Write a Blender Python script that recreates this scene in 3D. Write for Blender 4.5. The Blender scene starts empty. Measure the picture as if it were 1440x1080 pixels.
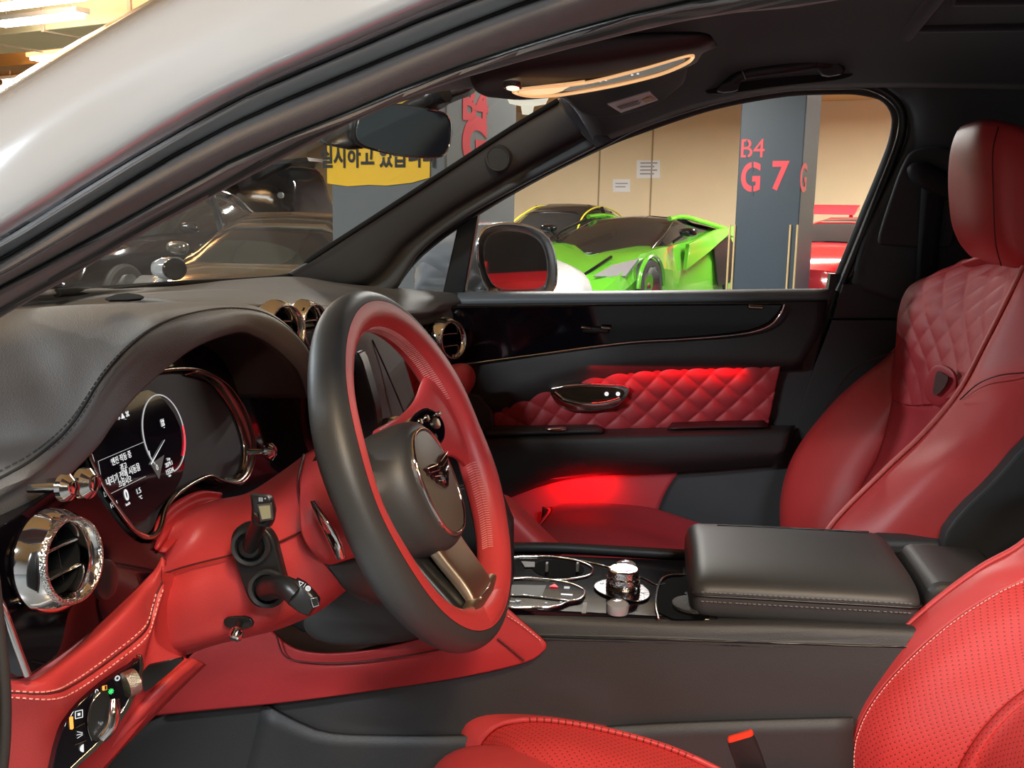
import bpy, bmesh, math, random
from mathutils import Vector as V, Matrix
random.seed(7)
SC = bpy.context.scene
COL = SC.collection
R = math.radians

# ------------------------------------------------------------------ camera
F = 1400.0
YAW, PIT, ROLL = R(8), R(10), R(1)
C = V((0.0, -1.32, 1.27))
FW = V((-math.sin(YAW)*math.cos(PIT), math.cos(YAW)*math.cos(PIT), -math.sin(PIT)))
r0 = V((math.cos(YAW), math.sin(YAW), 0)); u0 = r0.cross(FW)
RT = r0*math.cos(ROLL) + u0*math.sin(ROLL); UP = RT.cross(FW)
cd = bpy.data.cameras.new('camera'); cam = bpy.data.objects.new('camera', cd); COL.objects.link(cam)
cam.matrix_world = Matrix(((RT.x, UP.x, -FW.x, C.x), (RT.y, UP.y, -FW.y, C.y), (RT.z, UP.z, -FW.z, C.z), (0, 0, 0, 1)))
cd.sensor_width = 36; cd.lens = 36*F/1440; cd.clip_start = 0.02; cd.clip_end = 200
SC.camera = cam
SC.view_settings.view_transform = 'Standard'; SC.view_settings.look = 'None'
SC.view_settings.gamma = 1; SC.view_settings.use_curve_mapping = False
SC.view_settings.exposure = 0.18

# ------------------------------------------------------------------ world and large lights
w = bpy.data.worlds.new('garage_air'); SC.world = w; w.use_nodes = True
w.node_tree.nodes['Background'].inputs[0].default_value = (1.0, 0.93, 0.84, 1)
w.node_tree.nodes['Background'].inputs[1].default_value = 0.25

def area(name, loc, aim, sx, sy, power, col):
    l = bpy.data.lights.new(name, 'AREA'); l.shape = 'RECTANGLE'; l.size = sx; l.size_y = sy; l.energy = power; l.color = col
    o = bpy.data.objects.new(name, l); COL.objects.link(o); o.location = loc
    d = V(aim) - V(loc); o.rotation_euler = d.to_track_quat('-Z', 'Y').to_euler(); return o
COOL = (0.86, 0.94, 1.0); WARM = (1.0, 0.80, 0.55); WHITE = (1.0, 0.96, 0.90)
ZL = 2.98
LAMPS = [(-2.4, -3.2, 185, COOL), (1.4, -3.4, 130, COOL), (-4.6, 1.0, 240, COOL), (-6.3, 7.0, 260, WHITE),
         (-.6, 4.6, 170, WHITE), (4.4, 8.0, 200, WHITE), (-1.0, 8.6, 300, WHITE), (4.6, -0.4, 100, WHITE), (-3.6, 14.6, 420, WHITE), (2.2, 13.2, 420, WHITE), (6.5, 14.0, 300, WHITE)]  # last three lamps are unseen, added to brighten the tan back wall
for (x, y, p, c) in LAMPS:
    area('tube_light', (x, y, ZL), (x, y, 0), 1.3, 0.12, p, c)
for (x, y, p) in ((-5.5, 7.3, 40), (-7.2, 10.4, 80), (-8.5, 13.5, 90), (2.2, 13.2, 30)):
    area('tube_uplight', (x, y, ZL+.13), (x, y, 5), 1.2, 0.12, p, WHITE)
area('spot_panel_light', (0.75, -2.1, 2.9), (0.0, -0.3, 0.8), 0.35, 0.35, 52, (1.0, .70, .38))

# ------------------------------------------------------------------ projection helpers (real places measured from the view)
def ray(u, v): return FW + RT*((u-720)/F) + UP*((540-v)/F)
def P(u, v, Y): r = ray(u, v); return C + r*((Y-C.y)/r.y)
def PX(u, v, X): r = ray(u, v); return C + r*((X-C.x)/r.x)
def PZ(u, v, Z): r = ray(u, v); return C + r*((Z-C.z)/r.z)
def pl(p0, n):
    p0 = V(p0); n = V(n)
    return lambda u, v: C + ray(u, v)*((p0-C).dot(n)/ray(u, v).dot(n))
def y_(Y): return lambda u, v: P(u, v, Y)
def x_(X): return lambda u, v: PX(u, v, X)
def z_(Z): return lambda u, v: PZ(u, v, Z)
def pt(p): return V(p) if isinstance(p, V) else P(*p)

def cr(pts, n, closed=False):
    m = len(pts)
    if m == 1: return [pts[0].copy() for _ in range(n)]
    segs = m if closed else m-1
    out = []
    def g(i):
        if closed: return pts[i % m]
        if i < 0: return pts[0]*2 - pts[1]
        if i >= m: return pts[m-1]*2 - pts[m-2]
        return pts[i]
    L = [max((g(i+1)-g(i)).length, 1e-6) for i in range(segs)]
    T = sum(L); acc = [0]
    for l in L: acc.append(acc[-1]+l)
    for k in range(n):
        s = T*k/(n if closed else n-1); i = 0
        while i < segs-1 and acc[i+1] <= s: i += 1
        t = min(max((s-acc[i])/L[i], 0), 1)
        a, b, c, d = g(i-1), g(i), g(i+1), g(i+2)
        out.append(0.5*((2*b)+(c-a)*t+(2*a-5*b+4*c-d)*t*t+(3*b-a-3*c+d)*t*t*t))
    return out
def chaikin(p, it, closed=True):
    for _ in range(it):
        q = []; m = len(p)
        for i in range(m if closed else m-1):
            a, b = p[i], p[(i+1) % m]
            q += [tuple(.75*x+.25*y for x, y in zip(a, b)), tuple(.25*x+.75*y for x, y in zip(a, b))]
        if not closed: q = [p[0]]+q+[p[-1]]
        p = q
    r = []
    for x in p:
        if not r or max(abs(s-t) for s, t in zip(x, r[-1])) > 1e-4: r.append(x)
    if closed and len(r) > 1 and max(abs(s-t) for s, t in zip(r[0], r[-1])) < 1e-4: r.pop()
    return r

# ------------------------------------------------------------------ object helpers
ORG = {}
def tag(o, label=None, cat=None, group=None, kind=None):
    if label: o['label'] = label
    if cat: o['category'] = cat
    if group: o['group'] = group
    if kind: o['kind'] = kind
    return o
def thing(name, label, cat, loc, group=None, kind=None):
    o = bpy.data.objects.new(name, None); o.empty_display_size = .05; COL.objects.link(o); o.location = V(loc); ORG[o.name] = V(loc)
    return tag(o, label, cat, group, kind)
def link(name, me, m, parent=None):
    o = bpy.data.objects.new(name, me); COL.objects.link(o)
    if m: me.materials.append(m)
    if parent is None:
        xs = [v.co for v in me.vertices]
        org = V(((min(c.x for c in xs)+max(c.x for c in xs))/2, (min(c.y for c in xs)+max(c.y for c in xs))/2, min(c.z for c in xs)))
        o.location = org
    else:
        org = ORG[parent.name]; o.parent = parent
    me.transform(Matrix.Translation(-org)); ORG[o.name] = org
    return o
def fin(bm, ang=40):
    me = bpy.data.meshes.new('m'); bm.to_mesh(me); bm.free()
    for p in me.polygons: p.use_smooth = True
    me.set_sharp_from_angle(angle=R(ang)); return me
def bevel(o, w, seg=3, ang=35):
    if w > 0:
        b = o.modifiers.new('bevel', 'BEVEL'); b.width = w; b.segments = seg; b.limit_method = 'ANGLE'; b.angle_limit = R(ang)
        b.harden_normals = False
    return o

def patch(name, rows, m, parent=None, nu=24, nv=40, thick=.004, disp=None, flip=False, lab=None):
    rows = [cr([pt(p) for p in r], nv) for r in rows]
    cols = [cr([r[j] for r in rows], nu) for j in range(nv)]
    G = [[cols[j][i] for j in range(nv)] for i in range(nu)]
    us = [[0]*nv for _ in range(nu)]; vs = [[0]*nv for _ in range(nu)]
    for i in range(nu):
        for j in range(nv):
            if j: us[i][j] = us[i][j-1] + (G[i][j]-G[i][j-1]).length
            if i: vs[i][j] = vs[i-1][j] + (G[i][j]-G[i-1][j]).length
    mid = [(a[nv//2]) for a in us]
    for i in range(nu):
        for j in range(nv): us[i][j] -= mid[i]
    nrm = V((0, 0, 0)); N = [[None]*nv for _ in range(nu)]
    for i in range(nu):
        for j in range(nv):
            a = G[min(i+1, nu-1)][j]-G[max(i-1, 0)][j]; b = G[i][min(j+1, nv-1)]-G[i][max(j-1, 0)]
            n = b.cross(a)
            N[i][j] = n.normalized() if n.length > 1e-12 else V((0, 0, 1)); nrm += n
    ctr = G[nu//2][nv//2]
    s = 1 if nrm.dot(C-ctr) > 0 else -1
    if flip: s = -s
    if disp:
        G = [[G[i][j] + N[i][j]*s*disp(us[i][j], vs[i][j], i/(nu-1), j/(nv-1)) for j in range(nv)] for i in range(nu)]
    bm = bmesh.new(); uvl = bm.loops.layers.uv.new('UVMap')
    B = [[bm.verts.new(G[i][j]) for j in range(nv)] for i in range(nu)]
    for i in range(nu-1):
        for j in range(nv-1):
            idx = [(i, j), (i, j+1), (i+1, j+1), (i+1, j)]
            # b x a orientation: b = +j, a = +i
            if s < 0: idx = idx[::-1]
            f = bm.faces.new([B[x][y] for x, y in idx])
            for l, (x, y) in zip(f.loops, idx): l[uvl].uv = (us[x][y], vs[x][y])
    o = link(name, fin(bm, 60), m, parent)
    if thick:
        so = o.modifiers.new('shell', 'SOLIDIFY'); so.thickness = thick; so.offset = -1
    if lab: o['label'] = lab
    return o

def poly3(name, pts, d, m, parent=None, bev=.0015, seg=3, lab=None):
    """closed outline of world points, given thickness along d"""
    pts = [V(p) for p in pts]; d = V(d)
    bm = bmesh.new(); uvl = bm.loops.layers.uv.new('UVMap')
    a = [bm.verts.new(p) for p in pts]; b = [bm.verts.new(p+d) for p in pts]
    n = len(a)
    bm.faces.new(a); bm.faces.new(b[::-1])
    for i in range(n): bm.faces.new([a[i], b[i], b[(i+1) % n], a[(i+1) % n]])
    bmesh.ops.recalc_face_normals(bm, faces=bm.faces)
    e1 = d.orthogonal().normalized(); dn = d.normalized()
    if abs(dn.z) < .9: e1 = V((0, 0, 1)).cross(dn).normalized()
    e2 = dn.cross(e1)
    for f in bm.faces:
        for l in f.loops: l[uvl].uv = (l.vert.co.dot(e1), l.vert.co.dot(e2))
    o = link(name, fin(bm, 35), m, parent); bevel(o, bev, seg)
    if lab: o['label'] = lab
    return o
def normal_of(pts):
    n = V((0, 0, 0)); k = len(pts)
    for i in range(k):
        a, b = pts[i], pts[(i+1) % k]
        n += V(((a.y-b.y)*(a.z+b.z), (a.z-b.z)*(a.x+b.x), (a.x-b.x)*(a.y+b.y)))
    return n.normalized()
def slab(name, out, plane, thick, m, parent=None, bev=.0015, sm=2, lift=0, seg=3, lab=None):
    o2 = chaikin([tuple(p) for p in out], sm)
    pts = [plane(*p) for p in o2]
    n = normal_of(pts)
    if n.dot(C-pts[0]) < 0: n = -n
    pts = [p+n*lift for p in pts]
    return poly3(name, pts, -n*thick, m, parent, bev, seg, lab)
def puff(name, out, plane, bulge, m, parent=None, thick=.01, sm=2, rings=10, lift=0, disp=None, pw=.5, lab=None, ctr=None):
    """padded panel: outline filled by rings that swell towards the viewer side"""
    o2 = chaikin([tuple(p) for p in out], sm)
    pts = [plane(*p) for p in o2]; n = normal_of(pts)
    if n.dot(C-pts[0]) < 0: n = -n
    pts = [p+n*lift for p in pts]
    c = sum(pts, V((0, 0, 0)))/len(pts) if ctr is None else plane(*ctr)
    bm = bmesh.new(); uvl = bm.loops.layers.uv.new('UVMap')
    e1 = V((0, 0, 1)).cross(n); e1 = e1.normalized() if e1.length > .1 else V((1, 0, 0)); e2 = n.cross(e1)
    R_ = [[bm.verts.new(p-n*thick) for p in pts]]
    for k in range(rings):
        t = 1-(k/rings)**1.3 if k else 1.0
        h = bulge*(1-t**3)**pw
        row = []
        for p in pts:
            q = c+(p-c)*t
            hh = h + (disp((q-c).dot(e1), (q-c).dot(e2))*min(1, (1-t)*6) if disp else 0)
            row.append(bm.verts.new(q+n*hh))
        R_.append(row)
    cv = bm.verts.new(c+n*(bulge+(disp(0, 0) if disp else 0)))
    k = len(pts)
    for a, b in zip(R_[:-1], R_[1:]):
        for i in range(k): bm.faces.new([a[i], a[(i+1) % k], b[(i+1) % k], b[i]])
    for i in range(k): bm.faces.new([R_[-1][i], R_[-1][(i+1) % k], cv])
    bm.faces.new(R_[0][::-1])
    bmesh.ops.recalc_face_normals(bm, faces=bm.faces)
    for f in bm.faces:
        for l in f.loops: l[uvl].uv = ((l.vert.co-c).dot(e1), (l.vert.co-c).dot(e2))
    o = link(name, fin(bm, 50), m, parent)
    if lab: o['label'] = lab
    return o
def tube(name, pts, r, m, parent=None, closed=False, n=60, sides=10, smooth=True, flat=1, lab=None):
    pts = [pt(p) for p in pts]
    q = cr(pts, n, closed) if smooth else pts
    n = len(q); rr = r if isinstance(r, (list, tuple)) else [r]
    def rad(i):
        s = i/(n-1)*(len(rr)-1); k = min(int(s), len(rr)-2) if len(rr) > 1 else 0
        return rr[0] if len(rr) == 1 else rr[k]+(rr[k+1]-rr[k])*(s-k)
    bm = bmesh.new(); rings = []
    nprev = None
    for i in range(n):
        if closed: t = q[(i+1) % n]-q[i-1]
        else: t = q[min(i+1, n-1)]-q[max(i-1, 0)]
        t.normalize()
        if nprev is None: a = t.cross(V((0, 0, 1))); a = a if a.length > .1 else t.cross(V((0, 1, 0))); a.normalize()
        else:
            a = nprev-t*nprev.dot(t); a.normalize()
        nprev = a; b = t.cross(a)
        rings.append([bm.verts.new(q[i]+(a*math.cos(2*math.pi*k/sides)+b*math.sin(2*math.pi*k/sides)*flat)*rad(i)) for k in range(sides)])
    for i in range(n if closed else n-1):
        A, B = rings[i], rings[(i+1) % n]
        off = 0
        if closed and i == n-1:
            off = min(range(sides), key=lambda o_: sum((A[k].co-B[(k+o_) % sides].co).length for k in range(sides)))
        for k in range(sides): bm.faces.new([A[k], A[(k+1) % sides], B[(k+1+off) % sides], B[(k+off) % sides]])
    if not closed:
        bm.faces.new(rings[0][::-1]); bm.faces.new(rings[-1])
    bmesh.ops.recalc_face_normals(bm, faces=bm.faces)
    o = link(name, fin(bm, 60), m, parent)
    if lab: o['label'] = lab
    return o
def lathe(name, c, ax, prof, m, parent=None, n=48, sx=1, e1=None, lab=None, ang=35, cap=False):
    """turned shape: prof = [(radius, height along ax)]"""
    c = pt(c); ax = V(ax).normalized()
    e1 = V(e1).normalized() if e1 is not None else (V((0, 0, 1)).cross(ax).normalized() if abs(ax.z) < .95 else V((1, 0, 0)))
    e2 = ax.cross(e1)
    bm = bmesh.new(); rs = []
    for (r, h) in prof:
        if r < 1e-6: rs.append([bm.verts.new(c+ax*h)])
        else: rs.append([bm.verts.new(c+ax*h+(e1*math.cos(2*math.pi*k/n)*sx+e2*math.sin(2*math.pi*k/n))*r) for k in range(n)])
    for a, b in zip(rs[:-1], rs[1:]):
        for k in range(n):
            A = [a[k % len(a)], a[(k+1) % len(a)]] if len(a) > 1 else [a[0]]
            B = [b[(k+1) % len(b)], b[k % len(b)]] if len(b) > 1 else [b[0]]
            if len(A)+len(B) > 2: bm.faces.new(A+B)
    if cap and len(rs[0]) > 1: bm.faces.new(rs[0][::-1])
    if cap and len(rs[-1]) > 1: bm.faces.new(rs[-1])
    bmesh.ops.recalc_face_normals(bm, faces=bm.faces)
    o = link(name, fin(bm, ang), m, parent)
    if lab: o['label'] = lab
    return o
def loft(name, secs, m, parent=None, cap=True, lab=None, n=None, ang=50):
    """closed sections (lists of world points with the same count)"""
    secs = [[V(p) for p in s] for s in secs]
    if n:
        k = len(secs[0]); cols = [cr([s[j] for s in secs], n) for j in range(k)]
        secs = [[cols[j][i] for j in range(k)] for i in range(n)]
    bm = bmesh.new(); uvl = bm.loops.layers.uv.new('UVMap')
    rs = [[bm.verts.new(p) for p in s] for s in secs]; k = len(rs[0])
    for a, b in zip(rs[:-1], rs[1:]):
        for j in range(k): bm.faces.new([a[j], a[(j+1) % k], b[(j+1) % k], b[j]])
    if cap: bm.faces.new(rs[0][::-1]); bm.faces.new(rs[-1])
    bmesh.ops.recalc_face_normals(bm, faces=bm.faces)
    for f in bm.faces:
        for l in f.loops: l[uvl].uv = (l.vert.co.x, l.vert.co.y+l.vert.co.z)
    o = link(name, fin(bm, ang), m, parent)
    if lab: o['label'] = lab
    return o
def sq(c, a, b, ra, rb, e=4, k=28):
    """superellipse section round c with axes a, b"""
    out = []
    for i in range(k):
        t = 2*math.pi*i/k; x, y = math.cos(t), math.sin(t)
        out.append(V(c)+V(a)*(math.copysign(abs(x)**(2/e), x)*ra)+V(b)*(math.copysign(abs(y)**(2/e), y)*rb))
    return out
def box(name, c, d, m, parent=None, ax=None, bev=.002, lab=None, seg=3):
    c = pt(c); X, Y, Z = ax or (V((1, 0, 0)), V((0, 1, 0)), V((0, 0, 1)))
    p = [c+X*sx*d[0]/2+Y*sy*d[1]/2-Z*d[2]/2 for sx, sy in ((-1, -1), (1, -1), (1, 1), (-1, 1))]
    return poly3(name, p, Z*d[2], m, parent, bev, seg, lab)
def stitch(name, pts, m, parent, pitch=.0045, ln=.0028, r=.00045, off=None, up=.0012):
    pts = [pt(p) for p in pts]
    q = cr(pts, 160); L = sum((a-b).length for a, b in zip(q[:-1], q[1:])); n = max(3, int(L/pitch)); q = cr(pts, n)
    q = [p+(C-p).normalized()*up for p in q]
    bm = bmesh.new()
    for i in range(n-1):
        t = (q[i+1]-q[i]).normalized(); a = t.cross(C-q[i]).normalized(); b = t.cross(a)
        s = q[i]+(off or V((0, 0, 0))); e = s+t*ln
        A = [bm.verts.new(s+(a*x+b*y)*r) for x, y in ((-1, -1), (1, -1), (1, 1), (-1, 1))]
        B = [bm.verts.new(e+(a*x+b*y)*r) for x, y in ((-1, -1), (1, -1), (1, 1), (-1, 1))]
        for k in range(4): bm.faces.new([A[k], A[(k+1) % 4], B[(k+1) % 4], B[k]])
        bm.faces.new(A[::-1]); bm.faces.new(B)
    return link(name, fin(bm), m, parent)
def text(name, s, m, parent, o, xd, yd, size, ext=.0003, align='CENTER', lab=None, sxs=1, bold=0):
    cu = bpy.data.curves.new('t', 'FONT'); cu.body = s; cu.size = size; cu.extrude = ext; cu.align_x = align; cu.align_y = 'CENTER'; cu.offset = bold
    to = bpy.data.objects.new('t', cu); COL.objects.link(to)
    bpy.context.view_layer.update()
    me = bpy.data.meshes.new_from_object(to.evaluated_get(bpy.context.evaluated_depsgraph_get()))
    bpy.data.objects.remove(to)
    xd = V(xd).normalized(); yd = (V(yd)-xd*V(yd).dot(xd)).normalized(); zd = xd.cross(yd)
    M = Matrix(((xd.x*sxs, yd.x, zd.x, o[0]), (xd.y*sxs, yd.y, zd.y, o[1]), (xd.z*sxs, yd.z, zd.z, o[2]), (0, 0, 0, 1)))
    me.transform(M); me.materials.clear()
    ob = link(name, me, m, parent)
    if lab: ob['label'] = lab
    return ob

# ------------------------------------------------------------------ materials
def mat(name, col, rough=.5, metal=0, bump=0, scale=300, coat=0, emit=None, es=0, sheen=0, spec=.5, pat=None, var=0, trans=0):
    m = bpy.data.materials.new(name); m.use_nodes = True; nt = m.node_tree; b = nt.nodes['Principled BSDF']
    I = b.inputs
    I['Base Color'].default_value = (*col, 1); I['Roughness'].default_value = rough; I['Metallic'].default_value = metal
    I['Coat Weight'].default_value = coat; I['Coat Roughness'].default_value = .05; I['Specular IOR Level'].default_value = spec
    if sheen: I['Sheen Weight'].default_value = sheen
    if trans: I['Transmission Weight'].default_value = trans
    if emit: I['Emission Color'].default_value = (*emit, 1); I['Emission Strength'].default_value = es
    tc = nt.nodes.new('ShaderNodeTexCoord')
    last = None
    if var:
        nz = nt.nodes.new('ShaderNodeTexNoise'); nz.inputs['Scale'].default_value = scale/20; nt.links.new(tc.outputs['Object'], nz.inputs['Vector'])
        mx = nt.nodes.new('ShaderNodeMix'); mx.data_type = 'RGBA'; mx.inputs[6].default_value = (*[c*(1-var) for c in col], 1); mx.inputs[7].default_value = (*[min(1, c*(1+var)) for c in col], 1)
        nt.links.new(nz.outputs['Fac'], mx.inputs[0]); nt.links.new(mx.outputs[2], I['Base Color'])
    if bump:
        nz = nt.nodes.new('ShaderNodeTexVoronoi' if pat != 'noise' else 'ShaderNodeTexNoise'); nz.inputs['Scale'].default_value = scale
        nt.links.new(tc.outputs['Object'], nz.inputs['Vector'])
        bp = nt.nodes.new('ShaderNodeBump'); bp.inputs['Strength'].default_value = bump; bp.inputs['Distance'].default_value = .0006
        nt.links.new(nz.outputs[0], bp.inputs['Height']); last = bp
    if pat == 'perf':   # rows of punched holes, laid out in metres on the part's own surface
        sep = nt.nodes.new('ShaderNodeSeparateXYZ'); nt.links.new(tc.outputs['UV'], sep.inputs[0])
        def M(op, a, b_=None, c_=None):
            n = nt.nodes.new('ShaderNodeMath'); n.operation = op
            for k, x in enumerate((a, b_, c_)):
                if x is None: continue
                if isinstance(x, (int, float)): n.inputs[k].default_value = x
                else: nt.links.new(x, n.inputs[k])
            return n.outputs[0]
        pit = .0088
        U, W_ = sep.outputs[0], sep.outputs[1]
        a = M('SINE', M('MULTIPLY', M('ADD', U, W_), math.pi/pit)); b2 = M('SINE', M('MULTIPLY', M('SUBTRACT', U, W_), math.pi/pit))
        h = M('MULTIPLY', M('ABSOLUTE', a), M('ABSOLUTE', b2))
        hole = M('GREATER_THAN', h, .90)
        mx = nt.nodes.new('ShaderNodeMix'); mx.data_type = 'RGBA'; mx.inputs[6].default_value = (*col, 1); mx.inputs[7].default_value = (*[c*.25 for c in col], 1)
        nt.links.new(hole, mx.inputs[0]); nt.links.new(mx.outputs[2], I['Base Color'])
        bp = nt.nodes.new('ShaderNodeBump'); bp.inputs['Strength'].default_value = .25; bp.inputs['Distance'].default_value = .0006; bp.invert = True
        nt.links.new(h, bp.inputs['Height'])
        if last: nt.links.new(last.outputs[0], bp.inputs['Normal'])
        last = bp
    if last: nt.links.new(last.outputs[0], I['Normal'])
    return m
def glass(name, tint=(1, 1, 1), f=.06, ior=1.45):
    m = bpy.data.materials.new(name); m.use_nodes = True; nt = m.node_tree; nt.nodes.clear()
    o = nt.nodes.new('ShaderNodeOutputMaterial'); mx = nt.nodes.new('ShaderNodeMixShader')
    t = nt.nodes.new('ShaderNodeBsdfTransparent'); t.inputs[0].default_value = (*tint, 1)
    g = nt.nodes.new('ShaderNodeBsdfGlossy'); g.inputs['Roughness'].default_value = .02
    fr = nt.nodes.new('ShaderNodeFresnel'); fr.inputs[0].default_value = ior
    nt.links.new(fr.outputs[0], mx.inputs[0]); nt.links.new(t.outputs[0], mx.inputs[1]); nt.links.new(g.outputs[0], mx.inputs[2]); nt.links.new(mx.outputs[0], o.inputs[0])
    return m
RED = mat('red_leather', (.56, .050, .050), .42, bump=.25, scale=900)
REDP = mat('red_perforated_leather', (.56, .040, .036), .52, bump=.2, scale=900, pat='perf')
REDD = mat('red_quilted_leather', (.46, .04, .05), .5, bump=.25, scale=900)
BLK = mat('black_leather', (.032, .031, .031), .5, bump=.35, scale=900)
BLKS = mat('black_smooth_leather', (.042, .042, .042), .46, bump=.15, scale=1100)
GRY = mat('charcoal_dash_leather', (.135, .134, .134), .55, bump=.4, scale=800)
TRIM = mat('charcoal_soft_plastic', (.048, .050, .052), .55, bump=.2, scale=900)
HEAD = mat('dark_headliner_cloth', (.022, .02, .026), .9, bump=.5, scale=1500, pat='noise', sheen=.3)
PBLK = mat('piano_black_lacquer', (.004, .003, .005), .06, coat=.2, spec=.4)
PLAS = mat('black_plastic', (.012, .012, .012), .35)
RUB = mat('black_rubber', (.04, .037, .037), .6)
CHR = mat('chrome', (.85, .83, .82), .07, 1)
SAT = mat('satin_bronze_metal', (.55, .45, .32), .42, 1)
DCH = mat('dark_chrome', (.35, .31, .26), .15, 1)
PAINT = mat('silver_grey_car_paint', (.46, .49, .53), .2, .3, coat=1)
PAINT2 = mat('silver_grey_jamb_paint', (.50, .505, .52), .4, 0, coat=.3)
GL = glass('clear_window_glass', (.97, .98, .98), ior=1.15)
GLW = glass('windshield_glass', (.96, .98, .97), ior=1.10)
CRY = mat('crystal_glass', (.9, .9, .92), .03, spec=.8, trans=.9)
STR = mat('red_stitching', (.75, .16, .14), .7)
STW = mat('pale_red_stitching', (.85, .38, .34), .7)
STG = mat('grey_stitching', (.06, .06, .06), .7)
STL = mat('pale_grey_stitching', (.16, .155, .15), .7)
def emi(name, c, s): return mat(name, (.02, .02, .02), .5, emit=c, es=s)
EW = emi('lit_white_print', (1, 1, 1), .8); ER = emi('lit_red_print', (1, .03, .05), 1.5); EO = emi('lit_amber_print', (1, .35, .05), 1.5); EG = emi('lit_green_print', (.05, .9, .2), 1.2)
EWD = emi('dim_white_print', (1, 1, 1), .45)

# ================================================================== THE GARAGE
GA = R(21); GX = V((math.cos(GA), -math.sin(GA), 0)); GY = V((math.sin(GA), math.cos(GA), 0)); GZ = V((0, 0, 1))
M_FLOOR = mat('painted_garage_floor', (.16, .17, .17), .25, bump=.05, scale=30, var=.15)
M_CEIL = mat('warm_garage_ceiling', (.62, .36, .15), .8, bump=.2, scale=20, var=.1)
M_WALL = mat('tan_garage_wall', (.76, .62, .40), .7, bump=.1, scale=60, var=.04)
M_COL = mat('slate_painted_concrete', (.018, .032, .047), .5, bump=.2, scale=60, var=.08)
M_COLG = mat('grey_painted_concrete', (.15, .165, .17), .55, bump=.2, scale=60, var=.06)
M_RTXT = mat('red_stencil_paint', (.58, .035, .05), .5)
M_PAPER = mat('white_paper', (.8, .8, .8), .6)
M_INK = mat('black_ink', (.02, .02, .02), .6)
M_YEL = mat('yellow_banner', (1.0, .60, .02), .55, bump=.3, scale=40)
M_GOLD = mat('gold_corner_guard', (.55, .42, .22), .4, .5)
def gbox(name, o, dx, dy, dz, m, parent=None, bev=.005, lab=None):
    o = V(o); return poly3(name, [o, o+GX*dx, o+GX*dx+GY*dy, o+GY*dy], GZ*dz, m, parent, bev, 2, lab)
def st(o): o['kind'] = 'structure'; return o
st(gbox('floor', GX*-16+GY*-8+GZ*-.1, 32, 26.2, .1, M_FLOOR, bev=0))
st(gbox('ceiling', GX*-16+GY*-8+GZ*3.3, 32, 26.2, .2, M_CEIL, bev=0))
WY = 18.0
st(gbox('wall_back', GX*-16+GY*WY, 32, .2, 3.3, M_WALL, bev=0))
st(gbox('wall_left', GX*-16.2+GY*-8, .2, 26.2, 3.3, M_WALL, bev=0))
st(gbox('wall_right', GX*16+GY*-8, .2, 26.2, 3.3, M_WALL, bev=0))
M_WALLG = mat('pale_grey_garage_wall', (.52, .53, .54), .7, bump=.1, scale=60, var=.04)
st(gbox('wall_front', GX*-16+GY*-8.2, 32, .2, 3.3, M_WALLG, bev=0))
wallp = pl(GY*WY, GY)
for i, u in enumerate((840, 913)):
    p = wallp(u, 300); q = V((p.x, p.y, 0))
    st(gbox('trim_%d' % (i+1), q-GY*.012, .03, .02, 3.29, mat('wall_joint', (.35, .25, .14), .7), bev=.002))
# ceiling fixtures
M_TUBE = emi('fluorescent_tube', (1, .97, .9), 22); M_HOUS = mat('white_enamel', (.7, .7, .68), .4)
FX = [(x, y) for x, y, p, c in LAMPS]; NL = len(FX); FX += [(-5.55, 7.3), (-6.05, 8.1), (-7.2, 10.4), (-9.1, 12.6)]
WH = ['over the bonnet side behind the viewer', 'behind the viewer over the rear door', 'over the white roadster', '', 'over the grey banner pillar', 'right of the slate pillar', 'over the green supercar', 'beyond the car roof on the right', 'out of view, added to brighten the tan wall, left of the notices', 'out of view, added to brighten the tan wall, above the notices', 'out of view, added to brighten the tan wall, far right']
for i, (x, y) in enumerate(FX[:NL]):
    if i == 3: continue
    t = thing('ceiling_light', 'long white fluorescent ceiling light, number out of sight', 'ceiling light', (x, y, ZL+.04), 'fluorescent lights along the garage ceiling')
    t['label'] = 'long fluorescent ceiling light hanging ' + WH[i]
    o = gbox('housing', V((x, y, ZL+.03))-GX*.65-GY*.06, 1.3, .12, .05, M_HOUS, t)
    gbox('tube', V((x, y, ZL+.012))-GX*.6-GY*.02, 1.2, .04, .03, M_TUBE, t)
    for s in (-.5, .5): tube('hanger_rod', [V((x, y, ZL+.07))+GX*s, V((x, y, 3.3))+GX*s], .006, M_HOUS, t, n=2, smooth=False)
NM = ['largest bright strip light under the yellow duct, top left of the picture', 'short bright strip light just below the largest one, top left',
      'small strip light meeting the silver car pillar, top left', 'strip light at the left edge of the picture above the silver pillar']
for i, (x, y) in enumerate(FX[NL:]):
    t = thing('ceiling_light', NM[i], 'ceiling light', (x, y, ZL+.04), 'fluorescent lights along the garage ceiling')
    gbox('housing', V((x, y, ZL+.04))-GX*.65-GY*.08, 1.3, .16, .05, M_HOUS, t)
    gbox('tube', V((x, y, ZL))-GX*.6-GY*.06, 1.2, .12, .05, M_TUBE, t)
    for s in (-.5, .5): tube('hanger_rod', [V((x, y, ZL+.08))+GX*s, V((x, y, 3.3))+GX*s], .008, M_HOUS, t, n=2, smooth=False)
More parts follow.
